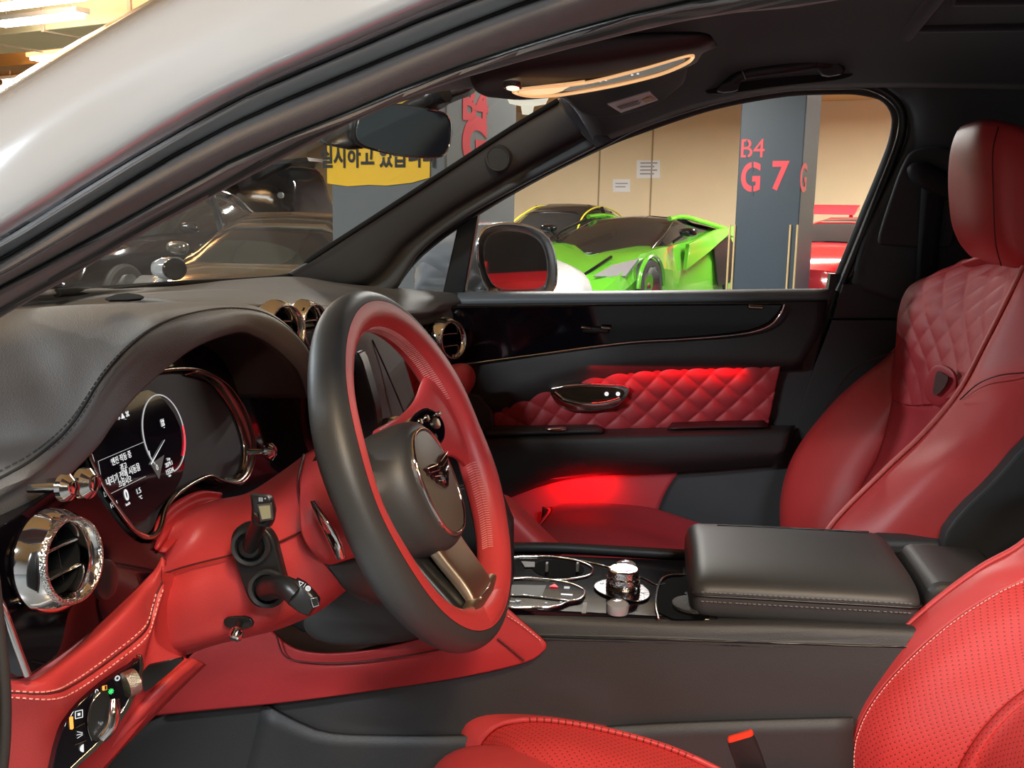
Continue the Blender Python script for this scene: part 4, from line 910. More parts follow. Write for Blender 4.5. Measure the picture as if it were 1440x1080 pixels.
ctext('⛽', 227, 595, 7); ctext('--', 229, 601, 4)
tube('fuel_gauge_arc', [cp(122, 632), cp(127, 640), cp(131, 655), cp(133, 668)], .0006, EWD, ic, n=16, sides=6)
tube('lower_chrome_arc', [cp(133, 672, .004), cp(142, 690, .004), cp(160, 716, .004), cp(182, 744, .004), (204, 756, -.46)][:4]+[cp(203, 755, .004)], .0012, CHR, ic, n=30, sides=8)
# chrome knob joined by a stalk: vent pulls
for (u, v, r, nm, lb_) in ((95, 686, .011, 'vent_pull', 'small chrome organ stop vent pull under the hood, left of the display'), (123, 680, .013, 'trip_knob', 'larger chrome knob at the lower left corner of the display')):
    k = thing(nm, lb_, 'knob', P(u, v, -.50))
    c = PX(u, v, -.425)
    lathe('knob_head', c, (1, -.15, .1), [(0, r*.55), (r*.5, r*.5), (r*.9, r*.1), (r*.95, -r*.3), (r*.6, -r*.6), (r*.35, -r*.8), (r*.35, -.035)], CHR, k, n=32)
    lathe('knob_cap', c+V((r*.5, 0, 0)), (1, -.15, .1), [(0, .002), (r*.42, .001), (r*.5, -.001)], mat('ruby_reflecting_chrome', (.8, .6, .6), .05, 1), k, n=24)
tube('stalk', [PX(84, 693, -.435), PX(104, 684, -.43), PX(120, 681, -.432)], .0022, CHR, bpy.data.objects['trip_knob'], n=10)
k = thing('vent_pull', 'chrome vent pull right of the instrument display beside the red column', 'knob', P(381, 635, -.25)); c = PX(381, 635, -.43)
lathe('knob_head', c, (1, -.1, .1), [(0, .006), (.006, .005), (.010, .001), (.0105, -.003), (.006, -.008), (.004, -.012), (.004, -.04)], CHR, k, n=32)
for k0, (u, v) in enumerate(((148, 815),)):
    lathe('start_button', PX(u, v, -.442), (1, 0, .1), [(0, .004), (.012, .004), (.0165, .002), (.017, -.002)], mat('dark_button', (.02, .012, .014), .3), ds, n=32)

# ---- round chrome air vents
def vent(label, c, ax, r, group='round chrome air vents', face=True):
    t = thing('air_vent', label, 'air vent', c, group)
    ax = V(ax).normalized(); e1 = V((0, 0, 1)).cross(ax).normalized(); e2 = ax.cross(e1)
    lathe('bullseye_housing', c, ax, [(r*1.18, -.012), (r*1.30, -.004), (r*1.24, .004), (r*1.08, .012), (r*1.0, .015), (r*.93, .013), (r*.86, .006), (r*.84, -.004), (r*.84, -.03), (0, -.03)], CHR, t, n=64)
    lathe('vent_barrel', c-ax*.004, ax, [(r*.83, .004), (r*.83, -.02), (0, -.022)], PLAS, t, n=48)
    lathe('ridged_ring', c, ax, [(r*1.10, .0125), (r*1.06, .0165), (r*1.0, .017), (r*.96, .0145)], mat('knurled_chrome', (.85, .83, .80), .12, 1, bump=1, scale=700), t, n=64)
    for k in (-.36, .30):
        w_ = math.sqrt(max(.02, .8**2-k**2))*r
        v0 = poly3('vane', [c+e2*k*r-e1*w_+ax*.001, c+e2*k*r+e1*w_+ax*.001, c+e2*(k-.10)*r+e1*w_-ax*.018, c+e2*(k-.10)*r-e1*w_-ax*.018], e2*.0015, mat('vane_black', (.02, .02, .02), .4), t, .0004)
        tube('vane_edge', [c+e2*k*r-e1*w_+ax*.0015, c+e2*(k+.04)*r+ax*.003, c+e2*k*r+e1*w_+ax*.0015], .0011, CHR, v0, n=12, sides=8)
    for k in (-.4, .4):
        poly3('vertical_vane', [c+e1*k*r+e2*.7*r-ax*.008, c+e1*k*r-e2*.7*r-ax*.008, c+e1*k*r-e2*.7*r-ax*.02, c+e1*k*r+e2*.7*r-ax*.02], e1*.001, PLAS, t, 0)
    poly3('thumb_tab', [c+e1*(s1*.10)*r+e2*h*r-ax*-.002 for s1, h in ((-1, -.98), (1, -.98), (1, -.80), (-1, -.80))], ax*.012, CHR, t, .001)
    return t
vc = PX(80, 788, -.437)
vent('large round chrome air vent at the driver end of the fascia', vc, V((1, -.10, .12)), .0305)
vc2 = P(392, 457, -.12)
vent('round chrome air vent just left of the steering wheel top, on the centre fascia', vc2+V((0, 0, -.006)), V((.93, -.35, .1)), .030)
vent('round chrome air vent behind the steering wheel rim, second of the centre pair', P(432, 462, .0), V((.95, -.2, .1)), .032)
vent('round chrome air vent at the far end of the dashboard beside the door', P(630, 478, .62), V((.9, -.5, .1)), .036)

# centre fascia pieces seen through and beside the wheel
slab('centre_fascia', [(405, 470), (470, 455), (520, 452), (600, 452), (645, 440), (652, 470), (648, 512), (620, 516), (540, 520), (430, 560), (410, 520)], pl((-.455, .3, 1.0), (1, 0, .1)), .03, PBLK, ds, .004, 1)
patch('screen_hood', [[(478, 448, -.02), (505, 447, .05), (530, 449, .14), (552, 452, .22)], [(488, 470, -.02), (510, 470, .05), (540, 490, .14), (566, 500, .22)], [(494, 520, -.02), (516, 520, .05), (556, 550, .14), (584, 560, .22)], [(500, 580, -.02), (528, 600, .05), (576, 620, .14), (600, 620, .22)], [(505, 640, -.02), (540, 660, .05), (590, 680, .14), (610, 680, .22)]], mat('grey_centre_leather', (.13, .128, .122), .5, bump=.3, scale=900), ds, nu=24, nv=20, thick=.004)
tube('hood_groove', [(524, 478, .09), (542, 518, .11), (560, 560, .12), (576, 600, .13)], .0012, PLAS, ds, n=20, sides=6)
slab('centre_screen', [(496, 495), (506, 496), (519, 540), (530, 580), (530, 620), (500, 620)], y_(-.05), .03, PLAS, ds, .003, 1)
puff('ashtray_lid', [(508, 604), (530, 590), (560, 584), (574, 592), (560, 610), (515, 622)], y_(-.02), .004, CHR, ds, .01)
puff('far_lower_fascia', [(560, 560), (600, 525), (640, 514), (658, 518), (665, 535), (660, 552), (640, 575), (600, 640), (560, 640)], y_(.50), .03, RED, ds, .04, lab='red leather end of the far dashboard half')
slab('far_footwell_panel', [(560, 560), (665, 545), (700, 590), (700, 760), (560, 760)], y_(.68), .03, TRIM, ds, .004, 1)

patch('glove_box', [[V((-.47, .02, 1.04)), V((-.47, .4, 1.04)), V((-.46, .68, 1.04))], [V((-.44, .02, .92)), V((-.44, .4, .92)), V((-.44, .68, .92))], [V((-.50, .02, .72)), V((-.50, .4, .72)), V((-.50, .68, .72))]], RED, ds, nu=14, nv=14, thick=.01, lab='red leather glove box')

# ---- red lower half, driver side
redpts_top = [(-60, 948, -.66), (8, 953, -.655), (40, 950, -.64), (108, 905, -.60), (170, 848, -.565), (213, 806, -.537), (222, 793, -.528), (227, 782, -.522)]
redm1 = [(-60, 956, -.69), (8, 960, -.685), (60, 952, -.665), (125, 907, -.62), (183, 856, -.58), (210, 828, -.55), (222, 808, -.538), (228, 795, -.53)]
redsm = [(-60, 972, -.69), (10, 973, -.685), (70, 975, -.668), (105, 962, -.64), (160, 924, -.60), (203, 888, -.567), (213, 860, -.55), (219, 838, -.543), (228, 818, -.533)]
redb1 = [(-60, 985, -.69), (10, 983, -.684), (75, 986, -.665), (112, 972, -.637), (165, 934, -.60), (206, 900, -.57), (218, 872, -.552), (224, 850, -.545), (231, 830, -.535)]
redb2 = [(-60, 1050, -.67), (14, 1040, -.665), (70, 1040, -.65), (118, 1015, -.62), (165, 975, -.59), (197, 950, -.575), (205, 935, -.56), (212, 915, -.55), (220, 900, -.545)]
redb3 = [(-60, 1180, -.65), (14, 1160, -.64), (70, 1150, -.625), (118, 1110, -.60), (165, 1060, -.575), (205, 1012, -.555), (235, 975, -.54), (258, 948, -.525), (275, 932, -.51)]
patch('knee_leather', [redpts_top, redm1, redsm, redb1, redb2, redb3], RED, ds, nu=60, nv=60, thick=.006, lab='red stitched leather under the fascia')
tube('leather_seam', redsm, .0011, mat('deep_red_groove', (.1, .008, .008), .6), ds, n=80, sides=6)
stitch('leather_stitching', along(redsm, redm1, .12), STW, ds, .0042, .0026, .0005)
stitch('leather_stitching', along(redsm, redb1, .75), STW, ds, .0042, .0026, .0005)
patch('knee_panel_edge', [[(100, 1120, -.60), (150, 1060, -.585), (200, 1000, -.57), (240, 958, -.55), (275, 930, -.52)], [(120, 1120, -.57), (165, 1062, -.555), (215, 1010, -.54), (256, 968, -.52), (290, 935, -.49)]], RED, ds, nu=4, nv=20, thick=.006)
patch('knee_filler', [[(222, 806, -.50), (212, 860, -.505), (196, 935, -.515)], [(260, 806, -.44), (260, 850, -.44), (262, 930, -.44)]], RED, ds, nu=6, nv=10, thick=.003)
slab('knee_gap', [(199, 938), (232, 931), (262, 924), (240, 945), (205, 974), (200, 970)], y_(-.585), .004, PLAS, ds, .0005, 1)

# light switch panel
lp = thing('light_switch_panel', 'piano black light switch panel set in the red leather, lower left', 'switch panel', P(150, 1000, -.6))
lpl = pl(P(150, 1000, -.625), (.78, -.55, .18))
slab('panel', [(190, 934), (197, 924), (198, 940), (192, 962), (172, 1005), (140, 1044), (110, 1072), (78, 1100), (70, 1100), (83, 1040), (97, 1007), (118, 982), (165, 948)], lpl, .01, PBLK, lp, .0015, 1)
slab('panel_rim', [(196, 920), (200, 921), (202, 940), (196, 965), (176, 1008), (142, 1048), (112, 1076), (78, 1106), (76, 1100), (108, 1070), (138, 1042), (170, 1003), (191, 960), (196, 940)], lpl, .008, DCH, lp, .001, 1, lift=.001)
tn = V((.78, -.55, .18)).normalized()
def lq(u, v, h=.002): return lpl(u, v)+tn*h
kx = (lq(190, 958)-lq(172, 962)).normalized()
tube('knurled_wheel', [lq(172, 963, .004), lq(188, 956, .004)], .0105, mat('knurled_metal', (.6, .56, .5), .3, 1, bump=1.0, scale=900), lp, n=2, smooth=False, sides=40)
slab('rotary_base', [(133, 972), (146, 969), (155, 985), (158, 1005), (150, 1030), (137, 1042), (127, 1040), (121, 1018), (124, 990)], lpl, .004, PLAS, lp, .001, 2, lift=.004)
tube('rotary_ring', [lq(u, v, .0045) for u, v in ((137, 973), (127, 985), (121, 1005), (121, 1025), (126, 1040))], .0005, DCH, lp, n=30, sides=6)
tube('rotary_grip', [lq(155, 981, .008), lq(153, 998, .010), lq(149, 1018, .010), lq(138, 1036, .007)], [.004, .0052, .0052, .004], CHR, lp, n=20, flat=1.4)
tube('grip_inlay', [lq(158, 984, .011), lq(157, 1000, .013), lq(151, 1020, .012)], .0012, PLAS, lp, n=12)
XU = kx; YU = tn.cross(XU); YU = YU if YU.z > 0 else -YU
def ltext(s, u, v, hpx, m): 
    h = (lq(u, v-hpx/2)-lq(u, v+hpx/2)).length
    text('lit_symbol', s, m, lp, lq(u, v, .0015), XU, YU, h/.72, .0001)
ltext('0', 135, 973, 8, EW); ltext('◧', 146, 967, 8, EO); ltext('❋', 155, 972, 8, EG); ltext('◎', 164, 954, 7, EW); ltext('▣', 110, 1005, 11, EW); ltext('⚞', 111, 1033, 10, EW); ltext('◖', 114, 1053, 10, EW)
box('amber_light', lq(99, 1016), (.002, .002, .010), EO, lp, bev=0)
for a, b in (((106, 1023), (118, 1017)), ((104, 1047), (120, 1041))): tube('key_gap', [lq(*a, .0012), lq(*b, .0012)], .0005, DCH, lp, n=2, smooth=False, sides=6)

# ---- console side red wedge, black kick panel
puffd = None
rw = patch('red_side_wedge', [[(205, 1008, -.19), (300, 998, -.19), (400, 988, -.19), (520, 972, -.185), (650, 952, -.18), (740, 931, -.175), (768, 912, -.172)],
                         [(240, 960, -.195), (310, 960, -.195), (400, 950, -.195), (520, 940, -.19), (650, 925, -.185), (720, 910, -.178), (766, 903, -.172)],
                         [(270, 920, -.195), (320, 918, -.195), (400, 930, -.195), (500, 933, -.19), (600, 910, -.188), (680, 885, -.18), (740, 880, -.174)],
                         [(330, 870, -.19), (370, 880, -.19), (420, 915, -.193), (500, 918, -.19), (600, 895, -.186), (660, 868, -.18), (712, 856, -.175)]], mat('red_side_leather', (.42, .028, .03), .5, bump=.25, scale=900), ds, nu=40, nv=70, thick=.006, lab='red leather wedge running back along the console')
tube('wedge_groove', [(388, 892, -.197), (400, 922, -.2), (430, 931, -.2), (500, 931, -.196), (610, 915, -.193), (680, 895, -.187)], .0011, bpy.data.materials['deep_red_groove'], ds, n=50, sides=6)
tube('wedge_groove', [(700, 898, -.183), (738, 929, -.18)], .0011, bpy.data.materials['deep_red_groove'], ds, n=4, sides=6)
stitch('wedge_stitching', [(714, 866, -.178), (735, 880, -.177), (762, 902, -.175)], STW, ds, .0042, .0026, .0004)
puff('kick_pad', [(423, 878), (440, 850), (480, 825), (560, 800), (700, 800), (700, 860), (620, 890), (560, 905), (480, 909), (440, 900)], y_(-.205), .008, BLKS, ds, .03)
slab('kick_backing', [(380, 780), (640, 680), (720, 690), (720, 870), (440, 900), (380, 860)], y_(-.16), .02, PLAS, ds, .003, 1)

# ---- steering column shroud with stalks
colm = thing('steering_column', 'red leather steering column shroud with two black stalks', 'steering column', P(340, 800, -.42))
patch('shroud', [[(222, 748, -.46), (255, 724, -.43), (300, 704, -.38), (350, 692, -.33), (400, 660, -.26), (440, 632, -.25), (470, 625, -.25)],
                 [(216, 765, -.475), (255, 738, -.45), (300, 715, -.405), (350, 697, -.36), (400, 667, -.32), (440, 638, -.31), (475, 628, -.31)],
                 [(222, 800, -.455), (260, 778, -.45), (300, 755, -.44), (350, 732, -.43), (400, 705, -.42), (440, 680, -.41), (480, 665, -.40)],
                 [(228, 850, -.475), (265, 830, -.475), (300, 815, -.47), (350, 795, -.465), (400, 775, -.46), (445, 755, -.455), (485, 740, -.45)],
                 [(224, 895, -.47), (265, 885, -.47), (300, 870, -.465), (350, 856, -.46), (400, 840, -.455), (450, 820, -.45), (490, 800, -.445)],
                 [(214, 922, -.455), (260, 915, -.45), (300, 904, -.445), (350, 892, -.44), (395, 880, -.43), (445, 857, -.42), (488, 825, -.41)],
                 [(216, 930, -.40), (262, 921, -.38), (300, 908, -.36), (350, 896, -.34), (395, 884, -.33), (445, 862, -.32), (488, 830, -.31)]], RED, colm, nu=60, nv=60, thick=.004)
tube('shroud_seam', [(216, 812, -.468), (260, 797, -.470), (320, 782, -.468), (372, 770, -.463), (430, 745, -.456)], .001, bpy.data.materials['deep_red_groove'], colm, n=40, sides=6)
patch('column_boot', [[(214, 756, -.475), (222, 728, -.462), (246, 705, -.425), (280, 690, -.378), (308, 692, -.342)], [(218, 772, -.482), (236, 740, -.46), (262, 717, -.42), (292, 702, -.372), (318, 703, -.34)], [(232, 776, -.472), (262, 745, -.435), (290, 726, -.395), (312, 716, -.362), (335, 712, -.335)]], mat('red_boot', (.45, .02, .02), .5), colm, nu=20, nv=20, thick=.003, disp=lambda s, t, i, j: .002*math.sin(i*14))
patch('collar', [[(430, 640, -.335), (445, 632, -.33), (470, 626, -.325), (500, 622, -.32)], [(422, 690, -.44), (440, 680, -.44), (470, 672, -.43), (505, 665, -.42)], [(424, 750, -.475), (445, 742, -.475), (480, 730, -.465), (515, 722, -.455)], [(446, 786, -.465), (462, 790, -.465), (490, 785, -.455), (520, 778, -.445)], [(452, 792, -.42), (470, 794, -.42), (495, 788, -.41), (520, 782, -.40)]], RED, colm, nu=30, nv=30, thick=.005)
tube('collar_gap', [(427, 640, -.32), (419, 680, -.408), (426, 725, -.442), (438, 759, -.456), (455, 788, -.456), (478, 816, -.444)], .0016, bpy.data.materials['deep_red_groove'], colm, n=40, sides=8)
patch('collar_underside', [[(454, 790, -.455), (480, 790, -.455), (520, 780, -.445)], [(470, 810, -.452), (490, 812, -.45), (530, 800, -.44)], [(488, 832, -.44), (510, 835, -.435), (560, 820, -.42)], [(520, 850, -.40), (545, 850, -.40), (590, 830, -.38)]], BLKS, colm, nu=16, nv=12, thick=.004)
puffb = slab('stalk_plate', [(322, 755), (335, 738), (360, 735), (384, 752), (393, 790), (404, 830), (395, 850), (370, 858), (350, 850), (338, 815), (325, 780)], y_(-.481), .012, PLAS, colm, .003, 2)
sdir = V((.10, -1, .08)).normalized()
for (u, v) in ((353, 768), (377, 827)):
    lathe('stalk_ring', P(u, v, -.484), sdir, [(.0175, -.004), (.0185, .002), (.017, .005), (.014, .004), (.0135, -.004), (0, -.006)], mat('ring_black', (.03, .032, .034), .35), colm, n=40)
    lathe('stalk_boot', P(u, v, -.486), sdir, [(.0125, -.004), (.012, .002), (.009, .007), (0, .009)], PLAS, colm, n=32)
def stalk(name_, label, pts, rad, head, faceaxes, m=PLAS):
    t = thing(name_, label, 'control stalk', pt(pts[0]), 'stalks on the red steering column')
    tube('arm', pts, rad, m, t, n=30, sides=14, flat=1.15)
    return t
s1 = stalk('column_stalk', 'upper black stalk with a square cream symbol on its end', [(352, 768, -.488), (358, 750, -.50), (366, 732, -.515), (370, 715, -.53)], [.0075, .007, .0075, .009], None, None)
hd = loft('stalk_head', [sq(P(u, v, Y), (P(371, 710, -.53)-P(369, 730, -.53)).cross(FW).normalized(), UP.cross(RT), r1, .008, 5, 20) for u, v, Y, r1 in ((369, 738, -.52, .0078), (370, 730, -.523, .0095), (371.5, 715, -.53, .0098), (369, 700, -.532, .0092), (367, 696, -.53, .0085))], PLAS, s1)
fq = lambda u, v: P(u, v, -.5415)
slab('cream_button', [(363, 712), (363, 712), (379, 711), (379, 711), (381, 729), (381, 729), (368, 731), (368, 731)], fq, .003, mat('cream_button_metal', (.65, .58, .35), .3, .7), s1, .0005, 0)
slab('button_frame', [(361, 709), (381, 708), (384, 731), (366, 734)], lambda u, v: P(u, v, -.540), .003, mat('frame_grey', (.06, .06, .06), .3), s1, .0005, 0)
text('stalk_print', '▤ °', EWD, s1, P(369, 703, -.5415), V((1, 0, 0)), V((0, 0, 1)), .0045, .0002)
s2 = stalk('column_stalk', 'lower black stalk bent to the right with white wiper symbols', [(375, 828, -.488), (385, 826, -.505), (397, 825, -.52), (408, 829, -.527), (418, 838, -.53)], [.010, .0095, .009, .009, .0095], None, None)
loft('stalk_head', [sq(P(u, v, Y), (P(440, 850, -.53)-P(412, 830, -.53)).cross(FW).normalized(), UP.cross(RT), r1, .008, 5, 20) for u, v, Y, r1 in ((408, 826, -.525, .010), (418, 834, -.528, .0115), (432, 846, -.53, .0105), (441, 853, -.53, .0085), (443, 855, -.528, .007))], PLAS, s2)
slab('square_button', [(436, 841), (446, 840), (449, 852), (440, 855)], lambda u, v: P(u, v, -.5405), .002, CHR, s2, .0004, 0)
slab('button_face', [(437.5, 842.5), (445, 841.5), (447.5, 851), (441, 853)], lambda u, v: P(u, v, -.541), .002, PLAS, s2, 0, 0)
text('stalk_print', '▽/', EW, s2, P(424, 822, -.541), V((1, 0, -.3)), V((.3, 0, 1)), .0055, .0002); text('stalk_print', '◍', EW, s2, P(433, 828, -.541), V((1, 0, -.3)), V((.3, 0, 1)), .006, .0002)
# adjuster knob under the column
aj = thing('column_adjuster', 'small chrome adjuster knob under the red steering column', 'knob', P(333, 890, -.46))
slab('recess', [(313, 872), (320, 868), (350, 867), (358, 880), (345, 885), (330, 886), (316, 882)], y_(-.468), .004, PLAS, aj, .001, 1)
tube('joystick', [P(336, 877, -.47), P(334, 886, -.485)], [.0035, .0035], PLAS, aj, n=2, smooth=False)
lathe('chrome_knob', P(333.5, 889, -.487), (-.1, -.7, -.7), [(.004, -.004), (.0062, -.002), (.0066, .002), (.006, .006), (.0045, .0075), (0, .0075)], CHR, aj, n=32)

# ================================================================== STEERING WHEEL
WC = V((-.226, -.361, 1.0103)); TT = .409; SW = -.0717
wn = V((math.cos(TT)*math.cos(SW), math.cos(TT)*math.sin(SW), math.sin(TT))); wa = V((-math.sin(SW), math.cos(SW), 0)); wb = wn.cross(wa)
sw = thing('steering_wheel', 'black and red leather steering wheel with winged badge and bronze lower spoke', 'steering wheel', WC)
def WL(a, b, h): return WC+wa*a+wb*b+wn*h
RR = .1685
def rimpatch(name, p0, p1, m, n=20, g=1.0, lift=0):
    bm = bmesh.new(); rs = []
    N = 120
    for i in range(N):
        th = 2*math.pi*i/N; e = wa*math.cos(th)+wb*math.sin(th)
        grip = 1+.10*math.exp(-((abs(math.sin(th))-.35)/.25)**2)
        row = []
        for k in range(n+1):
            ph = p0+(p1-p0)*k/n; x, y = math.cos(ph), math.sin(ph)
            x = math.copysign(abs(x)**.85, x); y = math.copysign(abs(y)**.85, y)
            row.append(bm.verts.new(WC+e*(RR+(.0205+lift)*x*grip)+wn*((.0185+lift)*y*grip)))
        rs.append(row)
    for i in range(N):
        A, B = rs[i], rs[(i+1) % N]
        for k in range(n): bm.faces.new([A[k], B[k], B[k+1], A[k+1]])
    bmesh.ops.recalc_face_normals(bm, faces=bm.faces)
    o = link(name, fin(bm, 60), m, sw)
    return o
SE = R(78)
ro = rimpatch('outer_rim', R(-130), SE, BLKS, 24); ro['label'] = 'black leather outer rim'
ri = rimpatch('inner_rim', SE+R(1.5), R(360-132), RED, 24); ri['label'] = 'red leather inner rim'
rimpatch('rim_core', 0, 2*math.pi, mat('rim_seam', (.02, .004, .004), .6), 24, lift=-.0015)
def rimpt(th, ph, dr=0):
    e = wa*math.cos(th)+wb*math.sin(th); grip = 1+.10*math.exp(-((abs(math.sin(th))-.35)/.25)**2)
    x, y = math.cos(ph), math.sin(ph); x = math.copysign(abs(x)**.85, x); y = math.copysign(abs(y)**.85, y)
    return WC+e*(RR+(.0205*x-dr)*grip)+wn*(.0185*y*grip)
for (t0, t1) in ((18, 92), (-14, -56), (100, 162), (196, 236)):
    # cross stitches on the inside of the rim
    bm = bmesh.new(); n = int(abs(t1-t0)*.9)
    for i in range(n):
        th = R(t0+(t1-t0)*i/n)
        for (pa, pb, dt) in ((R(158), R(174), .006), (R(192), R(176), .006)):
            a = rimpt(th, pa, .0006); b = rimpt(th+dt, pb, .0004)
            d = (b-a).normalized(); s = d.cross(wn).normalized()*.0003; q = d.cross(s).normalized()*.0003
            A = [bm.verts.new(a+s*x+q*y) for x, y in ((-1, -1), (1, -1), (1, 1), (-1, 1))]; B = [bm.verts.new(b+s*x+q*y) for x, y in ((-1, -1), (1, -1), (1, 1), (-1, 1))]
            for k in range(4): bm.faces.new([A[k], A[(k+1) % 4], B[(k+1) % 4], B[k]])
    link('rim_stitching', fin(bm), STW, sw)
# side spokes
for sd in (-1, 1):
    secs = []
    for a, b0, b1, h0, h1 in ((.0, -.02, .052, -.040, -.022), (.03, -.016, .052, -.036, -.018), (.06, -.010, .053, -.030, -.012), (.09, -.010, .060, -.022, -.004), (.115, -.016, .074, -.016, .003), (.135, -.030, .082, -.015, .005), (.150, -.042, .088, -.016, .004), (.161, -.045, .085, -.014, .002)):
        cb, rb, ch, rh = (b0+b1)/2, (b1-b0)/2, (h0+h1)/2, (h1-h0)/2
        ch -= .022*max(0, min(1, (.13-a)/.04)) if sd < 0 else 0
        secs.append(sq(WL(sd*a, cb, ch), wb, wn, rb, rh, 2.6, 28))
    loft('side_spoke', secs, RED, sw, n=24, lab='red leather spoke')
    def SP(a, b, h): return WL(sd*a, b, h)
    hgt = lambda a: -.013+.010*max(0, (a-.06)/.04) - (.022*max(0, min(1, (.13-a)/.04)) if sd < 0 else 0)
    o2 = chaikin([(.030, .008), (.030, .042), (.070, .050), (.092, .048), (.108, .032), (.106, .016), (.092, .004), (.06, .002)], 2)
    fr = poly3('switch_frame', [SP(a, b, hgt(a)+.0035) for a, b in o2], -wn*.008, CHR, sw, .001, lab='chrome framed switch pack')
    o3 = [(.07+(a-.07)*.94, .026+(b-.026)*.90) for a, b in o2]
    pk = poly3('switch_pack', [SP(a, b, hgt(a)+.0045) for a, b in o3], -wn*.006, PBLK, sw, .0008)
    for a, b, r in ((.088, .028, .0062), (.074, .038, .004), (.074, .016, .004), (.060, .038, .004), (.098, .036, .003)):
        lathe('roller' if r > .005 else 'button', SP(a, b, hgt(a)+.004), wn, [(r, 0), (r, .004), (r*.7, .0055), (0, .0055)], SAT if r > .005 else DCH, pk, n=20)
# hub
HB = -.020
def ell(h, ra, rb, cb=HB, e=2.3, k=48): return sq(WL(0, cb, h), wa, wb, ra, rb, e, k)
hubb = loft('hub', [ell(-.080, .055, .050), ell(-.068, .070, .062), ell(-.04, .073, .068), ell(-.014, .069, .069), ell(.001, .062, .067), ell(.008, .053, .062), ell(.0095, .045, .055)], BLKS, sw, n=30, lab='black leather airbag hub')
loft('hub_plate_ring', [ell(.008, .0465, .0575), ell(.0125, .0465, .0575), ell(.0135, .0450, .0560), ell(.0125, .0432, .0542), ell(.009, .0430, .0540)], CHR, sw, cap=False, n=12)
loft('hub_plate', [ell(.009, .0428, .0538), ell(.0122, .0425, .0535), ell(.0138, .035, .046), ell(.0145, .018, .022), ell(.0146, .002, .002)], mat('bronze_leather_plate', (.10, .085, .065), .38, bump=.2, scale=900), sw)
def wing(sc_, sd, WLf, h):
    pts = [(0, .010), (.004, .0105), (.010, .0125), (.018, .0135), (.026, .013), (.023, .009), (.024, .0075), (.019, .005), (.019, .003), (.014, .0005), (.013, -.002), (.007, -.005), (.003, -.0085), (0, -.0095)]
    return [WLf(sd*a*sc_, HB+.004+b*sc_, h) for a, b in pts]
M_BDG = mat('dark_badge_enamel', (.05, .01, .015), .08, .6, coat=1)
for sd in (-1, 1):
    wg = poly3('badge_wing', wing(1.35, sd, WL, .0185), -wn*.005, M_BDG, sw, .0006)
    for k in range(4): tube('badge_feather', [WL(sd*(.006+.001*k), HB+.004+(.012-.0052*k)*1.1, .0190), WL(sd*(.034-.005*k), HB+.004+(.015-.0052*k)*1.1, .0190)], .0005, CHR, wg, n=2, smooth=False, sides=6)
text('badge_letter', 'B', CHR, sw, WL(0, HB+.004, .0192), wa, wb, .023, .0012, bold=.0006)
# lower spoke in satin bronze with a forked foot
loft('lower_spoke', [sq(WL(0, b, h), wa, wn, ra, rh, 5, 32) for b, ra, h, rh in ((-.070, .036, -.012, .008), (-.095, .034, -.006, .008), (-.120, .032, .001, .008), (-.135, .033, .005, .007), (-.143, .034, .006, .006))], SAT, sw, n=24, lab='satin bronze lower spoke')
loft('spoke_back', [sq(WL(0, b, h), wa, wn, ra, rh, 4, 24) for b, ra, h, rh in ((-.060, .050, -.040, .012), (-.10, .050, -.026, .012), (-.135, .050, -.012, .011), (-.152, .046, -.006, .009))], PLAS, sw, n=16, lab='black plastic back of the lower spoke')
loft('spoke_bridge', [sq(WL(a, -.150-.006*(1-abs(a)/.045)+.006, .006), wb, wn, rb, .007, 3, 24) for a, rb in ((-.046, .003), (-.036, .008), (0, .009), (.036, .008), (.046, .003))], SAT, sw, n=16)
for b in (-.1425, -.1535): tube('bridge_chrome', [WL(-.020, b, .0128), WL(0, b, .0140), WL(.020, b, .0128)], .0012, CHR, sw, n=12)
loft('lower_rim_pad', [sq(WL(a, -.163, .003), wb, wn, .014, rh, 2.3, 20) for a, rh in ((-.062, .003), (-.045, .013), (-.02, .0175), (.02, .0175), (.045, .013), (.062, .003))], RED, sw, n=20, lab='red leather pad at the foot of the spoke')
# shift paddles
for sd in (-1, 1):
    loft('shift_paddle', [sq(WL(sd*a, b, -.042), wa, wn, ra, .004, 3, 16) for b, a, ra in ((.045, .108, .004), (.03, .112, .010), (.0, .112, .014), (-.025, .106, .010), (-.035, .10, .004))], CHR, sw, n=14)
loft('wheel_boss', [sq(WL(0, 0, h), wa, wb, r, r, 2, 32) for h, r in ((-.10, .05), (-.07, .05))], PLAS, sw)
# chrome paddle on the collar
pd = loft('gear_paddle', [sq(P(u, v, Y), V((.6, -.5, .3)).normalized(), V((.5, .6, 0)).normalized(), r1, .0035, 3, 14) for u, v, Y, r1 in ((441, 704, -.492, .003), (450, 722, -.496, .006), (461, 742, -.498, .008), (472, 765, -.496, .008), (480, 787, -.49, .004))], CHR, sw, n=20, lab='chrome gear paddle tip')

